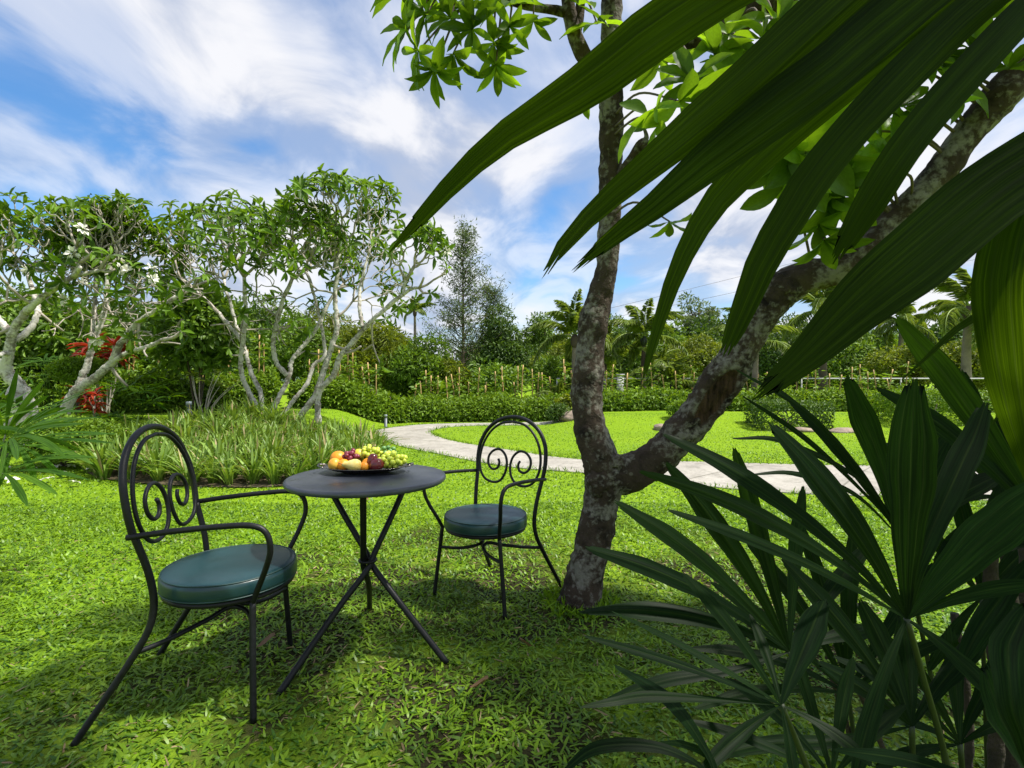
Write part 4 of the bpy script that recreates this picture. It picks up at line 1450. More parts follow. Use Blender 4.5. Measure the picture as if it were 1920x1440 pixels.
gJ = (1590, 1300, 1.12)
frond(LP, gJ, [(1330, 1090, 1.15, 34), (1395, 1010, 1.18, 36), (1490, 960, 1.2, 36), (1600, 985, 1.2, 38), (1290, 1215, 1.1, 30), (1300, 1330, 1.05, 28), (1760, 1050, 1.2, 36), (1800, 1190, 1.15, 34)],
      [(1680, 1750, 1.3), (1620, 1500, 1.2), gJ], (0, 0, .5))
gK = (1800, 1395, .95)
frond(LP, gK, [(1560, 1230, .98, 34), (1600, 1330, .95, 30), (1660, 1190, 1.0, 34), (1780, 1170, 1.02, 38), (1900, 1210, 1.0, 38), (1640, 1440, .9, 30), (1960, 1330, .95, 34)],
      [(1850, 1900, 1.1), (1815, 1560, 1.0), gK], (0, 0, .5))
gL = (1880, 930, 1.3)
frond(LP, gL, [(1640, 830, 1.35, 34), (1700, 760, 1.36, 36), (1800, 690, 1.36, 38), (1900, 680, 1.35, 40), (1690, 960, 1.3, 32), (1980, 760, 1.3, 40), (1750, 1060, 1.25, 32)],
      [(1930, 1700, 1.5), (1900, 1200, 1.4), gL], (0, 0, .4))
gM = (1560, 1460, .78)
frond(LP, gM, [(1290, 1350, .80, 28), (1360, 1270, .84, 30), (1480, 1200, .86, 30), (1600, 1230, .86, 32), (1700, 1320, .82, 30), (1330, 1470, .74, 26)],
      [(1620, 1900, .95), (1580, 1600, .85), gM], (0, 0, .6))
for (x0, y0, x1, y1, d, r_) in [(1860, 1600, 1850, 960, 1.25, .016), (1905, 1650, 1890, 760, 1.35, .018), (1800, 1560, 1790, 1150, 1.35, .010), (1960, 1700, 1930, 820, 1.1, .02), (1640, 1560, 1560, 1270, 1.15, .006), (1700, 1560, 1610, 1290, 1.1, .006)]:
    a, b = np.array(P(x0, y0, d)), np.array(P(x1, y1, d))
    a = a + (a - b) * max(0, (a[2]) / max(.01, (b - a)[2]))
    mb = MB()
    s = spline([a, (a + b) / 2 + rgp.normal(scale=.012, size=3), b], 40)
    tube(mb, s, r_ * (1 + .12 * np.sin(np.arange(40) * 1.7)), 10)
    mb.build("cane", M['cane'], LP, True)

TP = thing("fan_palm", "fan palm with broad dark blades hanging across the sky close overhead", "palm", (0, 0, 0))
hub = (2180, -330, .56)
mb = MB()
tube(mb, spline([P(2400, 1500, 1.0), P(2420, 500, .8), P(2320, -200, .62), P(*hub)], 30), .009, 8)
f = mb.build("frond", M['petiole'], TP, True)
for pts, w, pl, *bl in [
    ([hub, (1850, -260, .53), (1560, -130, .51), (1400, -50, .50), (1300, 12, .49), (1200, 80, .485), (1120, 142, .48), (1040, 195, .475), (960, 245, .47), (872, 320, .465), (800, 397, .46), (727, 477, .46)], 108, 3),
    ([hub, (1850, -200, .53), (1700, -110, .515), (1560, 12, .50), (1400, 155, .485), (1315, 226, .48), (1242, 288, .47), (1160, 355, .465), (1100, 410, .46), (1050, 468, .455), (1015, 524, .455)], 106, 3),
    ([hub, (1930, -170, .53), (1790, -60, .515), (1638, 62, .505), (1552, 136, .495), (1487, 184, .49), (1400, 248, .485), (1315, 312, .48), (1220, 392, .47), (1150, 445, .465), (1070, 512, .46)], 112, 4),
    ([hub, (1940, -120, .57), (1760, 20, .555), (1580, 160, .54), (1440, 275, .53), (1345, 372, .525), (1294, 455, .52), (1257, 540, .52), (1230, 625, .52), (1203, 718, .52)], 74, 3),
    ([hub, (1980, -110, .54), (1880, -30, .53), (1795, 41, .525), (1668, 172, .51), (1590, 255, .505), (1526, 334, .50), (1478, 412, .497), (1433, 486, .495), (1393, 580, .495), (1354, 672, .495)], 78, 3, 'blunt'),
    ([hub, (2040, -90, .55), (1965, -15, .54), (1890, 62, .53), (1785, 172, .52), (1690, 288, .51), (1630, 378, .507), (1560, 496, .505)], 88, 3, 'blunt')]:
    px_blade(f, pts, w * .96, (0, 0, -.35), 'tooth', pl, roll=.15, top=(bl or [True])[0])
hub2 = (2300, 180, .46)
mb = MB()
tube(mb, spline([P(2450, 1500, 1.0), P(2460, 700, .7), P(2400, 300, .52), P(*hub2)], 30), .009, 8)
f = mb.build("frond", M['petiole'], TP, True)
for pts, w, pl in [
    ([hub2, (2080, 245, .44), (1920, 322, .435), (1790, 420, .43), (1670, 518, .42), (1580, 598, .415), (1495, 680, .41), (1406, 756, .41)], 148, 5),
    ([hub2, (2080, 230, .48), (1930, 360, .47), (1880, 500, .47), (1882, 640, .48), (1905, 780, .49), (1945, 940, .5)], 92, 3),
    ([hub2, (2080, 400, .5), (1950, 525, .5), (1855, 580, .5), (1790, 620, .5), (1740, 668, .5), (1688, 714, .5)], 20, 2),
    ([hub2, (2150, 420, .5), (2020, 600, .5), (1930, 700, .5), (1885, 760, .5), (1858, 800, .5)], 24, 2)]:
    px_blade(f, pts, w * .93, (0, 0, -.15), 'tooth', pl, roll=.1, top=True)
# more unseen fronds of the plant, added beside and above the camera for shade
for k in range(7):
    hx = 2350 + rgp.uniform(0, 600); hy = rgp.uniform(-500, 900); hd = rgp.uniform(.5, 1.0)
    h3 = (hx, hy, hd)
    mb = MB()
    tube(mb, spline([P(2700, 1700, 1.1), P(hx + 150, hy + 300, hd + .1), P(*h3)], 20), .008, 7)
    f = mb.build("frond", M['petiole'], TP, True)
    for q in range(6):
        a_ = R(rgp.uniform(-60, 240))
        L_ = rgp.uniform(350, 520)
        e = (hx + max(-260, L_ * math.cos(a_)), hy - L_ * math.sin(a_), hd + rgp.uniform(-.15, .15))
        if e[0] < 2080:
            continue
        px_blade(f, [h3, ((hx + e[0]) / 2, (hy + e[1]) / 2 - 30, (hd + e[2]) / 2), e], 80, (0, 0, .5), 'tooth', 3)

# lady palm by the picture's other edge
L2 = thing("lady_palm", "light green lady palm leaning in beside the clipped shrub", "palm", (0, 0, 0))


def frond3(palm, hub, n, L, axis, up, spread, wid, mat, pet, seed, rg=None, sep=True, rad=.004):
    """fan leaf in metres"""
    rg = np.random.default_rng(seed)
    axis = norm(axis); up = norm(np.asarray(up, float) - axis * np.dot(up, axis)); side = np.cross(up, axis)
    mb = MB()
    tube(mb, spline([pet, (np.asarray(pet) + hub) / 2 + np.array([0, 0, .06]), hub], 10), rad, 6)
    f = None
    if sep:
        f = mb.build("frond", M['petiole'], palm, True)
    blades = []
    for i in range(n):
        a_ = R(-spread / 2 + spread * i / max(1, n - 1) + rg.uniform(-5, 5))
        D = axis * math.cos(a_) + side * math.sin(a_) + up * rg.uniform(-.05, .22)
        D = norm(D)
        LL = L * rg.uniform(.8, 1.1)
        droop = rg.uniform(.08, .3) * LL
        W3 = [hub, hub + D * LL * .35 + up * .02 * LL, hub + D * LL * .7 - np.array([0, 0, droop * .35]), hub + D * LL - np.array([0, 0, droop])]
        me = blade_mesh(W3, wid * rg.uniform(.8, 1.15), up + rg.normal(scale=.1, size=3), rg.uniform(), 'tooth', 2, 10)
        me.materials.clear(); me.materials.append(M[mat])
        if sep:
            link("leaflet", me, f)
        else:
            blades.append(me)
    return f, blades, mb


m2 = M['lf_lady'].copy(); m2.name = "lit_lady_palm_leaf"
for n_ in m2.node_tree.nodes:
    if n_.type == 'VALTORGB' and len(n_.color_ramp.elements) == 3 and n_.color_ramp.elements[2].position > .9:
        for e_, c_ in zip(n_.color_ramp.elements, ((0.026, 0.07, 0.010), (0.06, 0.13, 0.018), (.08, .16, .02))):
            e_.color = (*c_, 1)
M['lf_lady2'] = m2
root = np.array([-2.95, 2.75, 0.0])
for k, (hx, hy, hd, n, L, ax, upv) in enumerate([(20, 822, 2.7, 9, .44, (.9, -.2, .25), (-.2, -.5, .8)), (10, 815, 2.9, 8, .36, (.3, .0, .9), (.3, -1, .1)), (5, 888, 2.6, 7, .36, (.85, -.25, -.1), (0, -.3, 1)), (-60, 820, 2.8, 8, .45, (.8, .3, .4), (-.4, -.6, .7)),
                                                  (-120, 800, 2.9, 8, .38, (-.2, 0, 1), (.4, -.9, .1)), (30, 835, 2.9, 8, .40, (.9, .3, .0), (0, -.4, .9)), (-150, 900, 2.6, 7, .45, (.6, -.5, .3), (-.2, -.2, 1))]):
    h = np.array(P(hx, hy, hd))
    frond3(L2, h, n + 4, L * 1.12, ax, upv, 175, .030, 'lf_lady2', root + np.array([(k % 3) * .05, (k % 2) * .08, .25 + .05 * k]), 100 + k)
for k in range(4):
    mb = MB()
    b_ = root + np.array([rgp.uniform(-.12, .12), rgp.uniform(-.12, .12), 0])
    tube(mb, spline([b_, b_ + np.array([.02, .02, .3]), b_ + np.array([.03, .0, .75])], 12), .013, 8)
    mb.build("cane", M['cane'], L2, True)


def rebase(T, loc):
    loc = Vector(loc)
    T.location = loc
    for ch in T.children:
        ch.location = ch.location - loc


rebase(LP, (1.05, 1.1, 0))
rebase(TP, (1.65, 1.05, 0))
rebase(L2, tuple(root))

# ================================================================== PLANTED BED AND SHRUBS
rgb = np.random.default_rng(303)


def lily_mesh(seed):
    rg = np.random.default_rng(seed)
    green, dry = MB(), MB()
    n = 36
    for i in range(n):
        az = rg.uniform(0, 2 * math.pi); L = rg.uniform(.34, .70); lean = rg.uniform(.15, .85)
        d = np.array([math.cos(az), math.sin(az), 0])
        b = d * rg.uniform(.0, .07)
        dry_ = rg.uniform() < .04
        k = 6
        s = np.linspace(0, 1, k)
        pts = b + d[None] * (lean * L * s ** 1.4)[:, None] + np.array([0, 0, 1.0])[None] * (L * (s - lean * .62 * s ** 2.4))[:, None]
        w = .037 * np.array([.55, .85, 1, .95, .7, .06]) * rg.uniform(.7, 1.15)
        sd = np.cross(d, (0, 0, 1.0))
        sd = norm(sd + d * rg.uniform(-.5, .5))
        V = np.stack([pts - sd * w[:, None] * .5, pts + np.array([0, 0, -.006]), pts + sd * w[:, None] * .5], 1).reshape(-1, 3)
        r_ = np.arange(k - 1)
        F = np.vstack([np.stack([r_ * 3 + j, r_ * 3 + j + 1, r_ * 3 + j + 4, r_ * 3 + j + 3], 1) for j in (0, 1)])
        mb = dry if dry_ else green
        mb.v.append(V); mb.f.append(F + mb.n); mb.a.append(np.full(len(V), rg.uniform())); mb.n += len(V)
        if not dry_ and rg.uniform() < .12:      # withered tip
            V2 = V[-6:] + np.array([0, 0, .001]); dry.v.append(V2); dry.f.append(np.array([[0, 1, 4, 3], [1, 2, 5, 4]]) + dry.n); dry.a.append(np.full(6, .5)); dry.n += 6
    return green.mesh("leaves", M['lf_lily'], True), dry.mesh("withered_leaves", M['lf_dry'], True)


LM = [lily_mesh(k) for k in range(6)]
cnt = 0
pts = []
for tries in range(9000):
    x, y = rgb.uniform(-5.6, -1.7), rgb.uniform(5.2, 8.9)
    if inside(BED_POLY, np.array([x]), np.array([y]))[0] and all((x - a) ** 2 + (y - b) ** 2 > .20 ** 2 for a, b in pts):
        pts.append((x, y))
for x, y in pts:
    a, b = LM[rgb.integers(6)]
    T = thing("lily_clump", "strap leaved lily clump at the end of the bed beside the path" if x > -2.35 else "strap leaved lily clump along the front edge of the bed" if y < 6.1 else "strap leaved lily clump at the back of the bed below the pale trunks" if y > 7.6 else "strap leaved lily clump in the middle of the bed", "plant", ground(x, y), rgb.uniform(0, 6.28), "lily clumps filling the bed")
    s = rgb.uniform(.66, .92)
    T.scale = (s, s, s * rgb.uniform(.85, 1.1))
    link("leaves", a, T); link("withered_leaves", b, T)
print("lily clumps", len(pts))


def leaf_ball(mb, c, r, n, L, W, rg, tmpl=T_SMALL, shell=.72, upb=.35, off=(0, 0, 0), valbias=0.0):
    """foliage over and through an ellipsoid"""
    d = norm(rg.normal(size=(n, 3)))
    rad = rg.uniform(shell, 1.02, n) ** .6
    C = np.asarray(c) + d * np.asarray(r) * rad[:, None]
    D = norm(d + rg.normal(scale=.8, size=(n, 3)) + np.array([0, 0, -.15]))
    N = d * .6 + np.array([0, 0, upb]) + rg.normal(scale=.5, size=(n, 3))
    leaves(mb, C - np.asarray(off), D, N, rg.uniform(.7, 1.3, n) * L, rg.uniform(.75, 1.25, n) * W, tmpl, np.clip(rg.beta(2, 2, n) + valbias, 0, 1), curl=.15)


def shrub(name, label, c, r, n, L, W, mat, seed, cat="shrub", group=None, stems=3, tmpl=T_SMALL, boxy=False, lumps=7):
    rg = np.random.default_rng(seed)
    z0 = float(gh(c[0], c[1]))
    T = thing(name, label, cat, (c[0], c[1], z0), 0, group)
    mb = MB()
    if boxy:
        q = rg.uniform(-1, 1, (n, 3)); ax = rg.integers(0, 3, n)
        q[np.arange(n), ax] = np.sign(q[np.arange(n), ax]) * rg.uniform(.88, 1.04, n)
        q[:, 2] = np.where((ax == 2), np.abs(q[:, 2]), q[:, 2])
        nrm = np.zeros((n, 3)); nrm[np.arange(n), ax] = np.sign(q[np.arange(n), ax])
        C = q * np.asarray(r) + np.array([0, 0, c[2]])
        C += .05 * np.array([[mnoise.noise(tuple(v * 3.1)), mnoise.noise(tuple(v * 3.3 + 5)), mnoise.noise(tuple(v * 2.9 + 9))] for v in C])
        D = norm(nrm + rg.normal(scale=.8, size=(n, 3)))
        leaves(mb, C, D, nrm + np.array([0, 0, .5]) + rg.normal(scale=.4, size=(n, 3)), rg.uniform(.7, 1.3, n) * L, rg.uniform(.75, 1.25, n) * W, tmpl, rg.beta(2, 2, n), curl=.15)
    else:
        for k in range(lumps):
            dd = norm(rg.normal(size=3)); dd[2] = abs(dd[2]) * .8 - .1
            cc = np.array([0, 0, c[2]]) + dd * np.asarray(r) * .45
            leaf_ball(mb, cc, np.asarray(r) * rg.uniform(.5, .68), n // lumps, L, W, rg, tmpl)
    mb.build("foliage", M[mat], T)
    mb = MB()
    for k in range(stems):
        tip = np.array([rg.uniform(-.5, .5) * r[0], rg.uniform(-.5, .5) * r[1], c[2] + r[2] * .3])
        tube(mb, spline([(rg.uniform(-.05, .05), rg.uniform(-.05, .05), -.02), tip * .5 + rg.normal(scale=.04, size=3), tip], 8), np.linspace(.02, .008, 8), 6)
    mb.build("stems", M['bark_dark'], T)
    return T


def at_ground(px, d):
    x = (px - 960) / 960 * d
    return x, d


def pz(py, d):
    return P(960, py, d).z


# clipped shrubs beside the frangipanis
shrub("clipped_shrub", "low clipped dark green shrub on the lawn behind the leaning palm leaves", (*at_ground(120, 6.5), .33), (.72, .55, .36), 9000, .05, .026, 'lf_hedge', 1, lumps=9)
shrub("topiary_shrub", "round clipped topiary shrub between the two pale trunks", (*at_ground(150, 9.2), pz(700, 9.2) - .4), (.52, .5, .33), 7000, .05, .026, 'lf_hedge', 2)


def cordyline(label, px, py, d, n, L, seed):
    rg = np.random.default_rng(seed)
    x, y = at_ground(px, d)
    T = thing("red_cordyline", label, "plant", ground(x, y))
    zt = pz(py, d) - T.location.z
    lm, st = MB(), MB()
    for k in range(n):
        t_ = np.array([rg.uniform(-.35, .35), rg.uniform(-.2, .2), zt + rg.uniform(-.22, .12)])
        tube(st, spline([(rg.uniform(-.06, .06), rg.uniform(-.06, .06), -.02), t_ * .5 + rg.normal(scale=.03, size=3), t_], 8), .013, 6)
        vs = rosette_vectors((rg.normal() * .3, rg.normal() * .3, 1), 12, L, rg, (25, 85))
        leaves(lm, np.repeat(t_[None], 12, 0), np.array([v[0] for v in vs]), np.array([v[1] for v in vs]), np.array([v[2] for v in vs]), np.array([v[2] * .2 for v in vs]), T_LEAF, rg.uniform(size=12), curl=.35)
    lm.build("leaves", M['lf_red'], T); st.build("stems", M['twig'], T)


cordyline("tall red leaved cordyline rising above the round topiary", 195, 655, 9.6, 6, .36, 1)
cordyline("low red leaved cordyline on bare pale stems at the foot of the leaning trunk", 185, 745, 8.6, 4, .27, 2)


def small_fan_clump(label, px, d, htop, n, seed, L=.36, mat='lf_lady2'):
    rg = np.random.default_rng(seed)
    x, y = at_ground(px, d)
    T = thing("lady_palm", label, "palm", ground(x, y))
    for k in range(n):
        a_ = rg.uniform(0, 2 * math.pi)
        h = np.array([math.cos(a_) * rg.uniform(.1, .45), math.sin(a_) * rg.uniform(.1, .4), htop * rg.uniform(.35, 1.0)])
        ax = norm(np.array([math.cos(a_), math.sin(a_) - .2, rg.uniform(.1, .6)]))
        f, bl, mb = frond3(T, h, 8, L, ax, (-.2 * ax[0], -.2 * ax[1], 1), 200, .036, mat, np.array([h[0] * .1, h[1] * .1, .0]), seed * 50 + k, sep=False)
        # one mesh for each fan this far off
        for me in bl:
            n_ = len(me.vertices)
            co = np.empty(n_ * 3, np.float32); me.vertices.foreach_get("co", co)
            lp = np.empty(len(me.loops), np.int32); me.loops.foreach_get("vertex_index", lp)
            mb.v.append(co.reshape(-1, 3)); mb.f.append(lp.reshape(-1, 4) + mb.n); mb.a.append(np.full(n_, me.attributes['v'].data[0].value)); mb.n += n_
            bpy.data.meshes.remove(me)
        mb.build("frond", M[mat], T, True)


small_fan_clump("bright lady palm clump at the edge of the raised lawn", 262, 9.0, .75, 12, 31)
small_fan_clump("dark lady palm clump beside the crooked stout trunk", 95, 9.3, 1.1, 12, 32, mat='lf_lady2')
small_fan_clump("low lady palm tuft at the foot of the red stems", 215, 8.2, .35, 8, 33, L=.28)

# hedges along the boundary
def hedge(label, line, h, w, n, L, W, mat, seed, lob=.35):
    rg = np.random.default_rng(seed)
    s = spline(np.array([(*q, 0) for q in line]), 60)
    T = thing("hedge", label, "hedge", ground(s[0][0], s[0][1]))
    off = np.array(T.location)
    k = rg.uniform(0, 59, n)
    i = np.clip(k.astype(int), 0, 58); fr = (k - i)[:, None]
    c0 = s[i] * (1 - fr) + s[i + 1] * fr
    tg = norm(s[i + 1] - s[i]); sd = np.cross(tg, (0, 0, 1.0))
    hh = h * (1 + lob * np.array([mnoise.noise((a[0] * 1.6, a[1] * 1.6, seed)) for a in c0]))
    an = rg.uniform(0, math.pi, n)
    rad = rg.uniform(.7, 1.05, n)
    C = c0 + sd * (np.cos(an) * w * .5 * rad)[:, None]
    C[:, 2] = gh(C[:, 0], C[:, 1]) + np.sin(an) ** .55 * hh * rad * (rg.uniform(0.05, 1, n) ** .35)
    nr = norm(sd * np.cos(an)[:, None] + np.array([0, 0, 1.0]) * np.sin(an)[:, None])
    D = norm(nr + rg.normal(scale=.8, size=(n, 3)))
    mb = MB()
    leaves(mb, C - off, D, nr + np.array([0, 0, .6]) + rg.normal(scale=.45, size=(n, 3)), rg.uniform(.7, 1.35, n) * L, rg.uniform(.75, 1.25, n) * W, T_SMALL, np.clip(rg.beta(2, 2, n), 0, 1), curl=.15)
    mb.build("foliage", M[mat], T)["kind"] = "stuff"
    mb = MB()
    for q in range(0, 60, 2):
        b_ = s[q] - off; b_[2] = float(gh(s[q][0], s[q][1])) - off[2]
        tube(mb, spline([b_, b_ + np.array([rg.normal() * .08, rg.normal() * .08, h * .5]), b_ + np.array([rg.normal() * .15, rg.normal() * .15, h * .85])], 5), .012, 5)
    mb.build("stems", M['bark_dark'], T)
    return T


hedge("dense green hedge behind the far bend of the path", [(-3.6, 13.9), (-1.8, 14.2), (0.4, 14.3), (2.2, 14.3)], .62, 1.3, 20000, .105, .05, 'lf_hedge', 1)
hedge("low hedge along the top of the bank behind the forked tree", [(2.0, 14.4), (4.6, 14.5), (7.5, 14.4), (10.5, 14.2)], .50, 1.1, 16000, .11, .055, 'lf_hedge', 2)
hedge("low hedge at the end of the bank behind the near palm leaves", [(10.6, 14.2), (13.5, 13.9), (16.5, 13.4)], .55, 1.1, 8000, .11, .055, 'lf_mid', 3)
hedge("tall leafy hedge on the raised lawn beside the spreading frangipani", [(-5.4, 12.6), (-4.6, 12.8), (-3.7, 13.2), (-3.2, 13.7)], .72, 1.1, 13000, .12, .05, 'lf_hedge', 4)
hedge("leafy hedge behind the v-shaped trunk and the lawn light", [(-9.4, 10.9), (-8.2, 11.2), (-7.0, 11.5), (-5.6, 12.2)], .88, 1.2, 17000, .115, .05, 'lf_hedge', 5)
hedge("leafy hedge behind the red cordyline and the leaning trunk", [(-13.5, 10.6), (-11.5, 10.8), (-9.6, 10.9)], 1.2, 1.2, 12000, .12, .055, 'lf_bright', 6)


# plants tied to bamboo canes
def staked_mesh(seed):
    rg = np.random.default_rng(seed)
    H = rg.uniform(.95, 1.35)
    st = MB()
    tube(st, spline([(0, 0, -.05), (rg.normal() * .015, 0, H * .5), (rg.normal() * .03, rg.normal() * .03, H)], 8), .018, 6)
    lm = MB()
    n = 38
    z = rg.uniform(.15, .95, n) * H
    az = rg.uniform(0, 6.28, n)
    d = np.stack([np.cos(az), np.sin(az), rg.uniform(-.1, .7, n)], 1)
    C = np.stack([np.cos(az) * .03, np.sin(az) * .03, z], 1) + rg.normal(scale=(.07, .07, .0), size=(n, 3))
    leaves(lm, C, d, np.stack([np.zeros(n), np.zeros(n), np.ones(n)], 1) + rg.normal(scale=.3, size=(n, 3)), rg.uniform(.11, .21, n), rg.uniform(.045, .08, n), T_SMALL, rg.uniform(size=n), curl=.3)
    return st.mesh("stake", M['bamboo'], True), lm.mesh("leaves", M['lf_bright'])


SM = [staked_mesh(k) for k in range(7)]


def staked_row(label, group, line, n, seed, zs=1.0):
    rg = np.random.default_rng(seed)
    s = spline(np.array([(*q, 0) for q in line]), n)
    for q in s:
        a, b = SM[rg.integers(7)]
        x, y = q[0] + rg.normal() * .12, q[1] + rg.normal() * .18
        T = thing("staked_plant", label, "plant", ground(x, y), rg.uniform(0, 6.28), group)
        k = rg.uniform(.82, 1.15) * zs
        T.scale = (1, 1, k)
        link("stake", a, T); link("leaves", b, T)


staked_row("bamboo staked shrub seedling behind the far bend of the path", "staked seedlings behind the path", [(-2.9, 14.9), (0, 15.1), (2.1, 15.1)], 28, 1)
staked_row("bamboo staked shrub seedling along the bank behind the forked tree", "staked seedlings on the bank", [(2.2, 15.1), (6.0, 15.3), (11.5, 15.0)], 40, 2, .88)
staked_row("bamboo staked shrub seedling beside the spreading frangipani", "staked seedlings by the frangipani", [(-5.0, 13.3), (-3.8, 13.8)], 12, 3, 1.15)
staked_row("bamboo staked shrub seedling behind the v-shaped trunk", "staked seedlings behind the double trunk", [(-9.6, 11.8), (-8.0, 12.2), (-6.2, 12.8)], 16, 4, 1.35)

# clipped round shrubs on the bank
shrub("clipped_shrub", "small round clipped shrub at the foot of the bank seen under the limb", (*at_ground(1282, 12.2), .24), (.42, .36, .30), 2600, .06, .03, 'lf_hedge', 61)
shrub("clipped_shrub", "dark clipped block shrub on the bank behind the upright palm leaf", (*at_ground(1478, 11.6), .26), (.75, .45, .30), 4200, .065, .034, 'lf_dark', 62, boxy=True)
shrub("clipped_shrub", "blue green clipped block shrub on the bank near the picture edge", (*at_ground(1735, 12.0), .30), (.85, .5, .36), 4600, .065, .034, 'lf_hedge', 63, boxy=True)
shrub("clipped_shrub", "small shrub on the lawn edge hidden half behind the forked trunk", (*at_ground(1048, 12.9), .22), (.32, .3, .3), 1600, .06, .03, 'lf_dark', 64)
# big light bush behind the double trunk
shrub("leafy_bush", "tall yellow green bush behind the double trunked frangipani", (*at_ground(372, 10.6), 1.55), (.95, .8, 1.25), 3600, .17, .075, 'lf_bright', 65, lumps=12, tmpl=T_LEAF, stems=6)
shrub("leafy_bush", "round yellow green bush at the far bend of the path", (*at_ground(1040, 17.5), .95), (1.0, .8, .85), 4500, .12, .05, 'lf_bright', 66, lumps=9)
shrub("leafy_bush", "low bright leafed plant beside a rock at the lawn edge", (*at_ground(1072, 13.6), .25), (.35, .3, .3), 420, .2, .08, 'lf_yellow', 67, tmpl=T_LEAF)
shrub("leafy_bush", "olive leafed bush behind the crooked stout trunk", (*at_ground(70, 11.2), 1.5), (1.6, .9, 1.2), 5200, .17, .07, 'lf_mid', 68, lumps=12, tmpl=T_LEAF, stems=6)

# rocks
def rock(label, px, py, d, r, seed):
    mb = MB(); lathe(mb, sphere_prof(1, 1, 12), 18)
    v = mb.v[0]
    nn = np.array([1 + .30 * mnoise.noise((q[0] * 1.3 + seed, q[1] * 1.3, q[2] * 1.3)) + .12 * mnoise.noise((q[0] * 4 + seed, q[1] * 4, q[2] * 4)) for q in v])
    mb.v[0] = v * nn[:, None] * np.asarray(r)
    x, y = at_ground(px, d)
    o = mb.build("rock", M['rock'], None, True)
    o.location = ground(x, y, r[2] * .35)
    tag(o, label, "rock", "garden rocks")


rock("tan boulder at the back of the lily bed below the double trunk", 437, 795, 9.0, (.17, .14, .12), 3)
rock("grey boulder at the back of the lily bed near the leaning trunks", 628, 797, 9.1, (.20, .15, .11), 5)
rock("dark brown boulder where the lily bed meets the path", 684, 798, 9.4, (.19, .14, .12), 8)
rock("pale rock on the lawn edge right behind the forked trunk", 1075, 795, 12.9, (.36, .25, .16), 13)
rock("reddish rock on the lawn seen above the low limb", 1243, 806, 11.2, (.22, .16, .10), 17)
rock("flat stone at the foot of the dark clipped block shrub", 1508, 812, 11.0, (.32, .14, .07), 21)
rock("flat stone on the lawn beside the dark clipped block shrub", 1585, 818, 10.9, (.34, .15, .07), 23)


def bollard(label, px, d, h, r):
    x, y = at_ground(px, d)
    T = thing("bollard_light", label, "light", ground(x, y), 0, "bollard lights")
    mb = MB(); lathe(mb, [(0, -.02), (r * 1.25, -.02), (r * 1.25, .02), (r, .025), (r, h * .72), (0, h * .72)], 20); mb.build("post", M['steel_grey'], T, False)
    mb = MB(); lathe(mb, [(r * .82, h * .72), (r * .82, h * .86)], 20)
    for k in range(3):
        z = h * (.735 + .04 * k); lathe(mb, [(r * .8, z), (r * 1.02, z), (r * 1.02, z + h * .012), (r * .8, z + h * .012)], 20)
    mb.build("louvres", M['steel_grey'], T)
    mb = MB(); lathe(mb, [(0, h * .86), (r * 1.06, h * .86), (r * 1.06, h * .96), (r * .95, h), (0, h)], 20); mb.build("cap", M['bollard_cap'], T)


bollard("short grey bollard light on the lawn behind the nearest chair", 354, 8.3, .44, .042)
bollard("dark bollard light beside the bend of the path", 723, 12.2, .30, .038)
bollard("dark bollard light by the far stretch of path", 935, 13.75, .30, .036)

# boundary fence of pipe rail and posts
FN = thing("pipe_fence", "white pipe rail fence behind the staked plants and palms", "fence", (1.4, 15.9, 0))
mb = MB(); tube(mb, [(0, 0, .80 + .36), (18, -.4, .80 + .36)], .022, 8); mb.build("rail", M['white_paint'], FN, True)
mb = MB(); tube(mb, [(0, 0, .30 + .36), (18, -.4, .30 + .36)], .016, 8); mb.build("rail", M['white_paint'], FN, True)
pm = MB(); tube(pm, [(0, 0, 0), (0, 0, 1.16)], .022, 8)
pmesh = pm.mesh("post", M['white_paint'], True)
for k in range(13):
    link("post", pmesh, FN, (k * 1.5, -k * .4 / 12, 0))
o = MB(); box(o, (0, 0, .45), (.20, .10, .9)); box(o, (0, 0, .92), (.24, .14, .04))
ob = o.build("white_marker_post", M['white_paint']); ob.location = ground(3.3, 15.6)
tag(ob, "squat white post among the staked plants behind the forked trunk", "post")

# fallen frangipani flowers and dry leaves on the grass
mb = MB()
for k in range(5):
    a_ = 2 * math.pi * k / 5
    leaves(mb, [(0, 0, .012)], np.array([[math.cos(a_), math.sin(a_), .25]]), np.array([[0, 0, 1.0]]), .042, .03, T_LEAF, [.5], curl=.3)
FLM = mb.mesh("fallen_flower", M['petal'], True)
for k, (px, py) in enumerate([(12, 884), (60, 884), (105, 883), (133, 882), (164, 884), (117, 896), (25, 908), (8, 906), (67, 908), (90, 905), (170, 886), (205, 890), (140, 912), (1140, 1016), (870, 868)]):
    q = G(px, py)
    o = link("fallen_flower", FLM)
    o.location = (q.x, q.y, .045 + float(gh(q.x, q.y)))
    o.rotation_euler = (rgb.normal() * .3, rgb.normal() * .3, rgb.uniform(0, 6))
    o.scale = (1.3, 1.3, 1.3)
    tag(o, ["white fallen flower lying on the lawn near the clipped shrub", "white fallen flower beside the forked trunk", "white fallen flower by the path behind the far chair"][max(0, k - 12)], "flower", "fallen flowers")
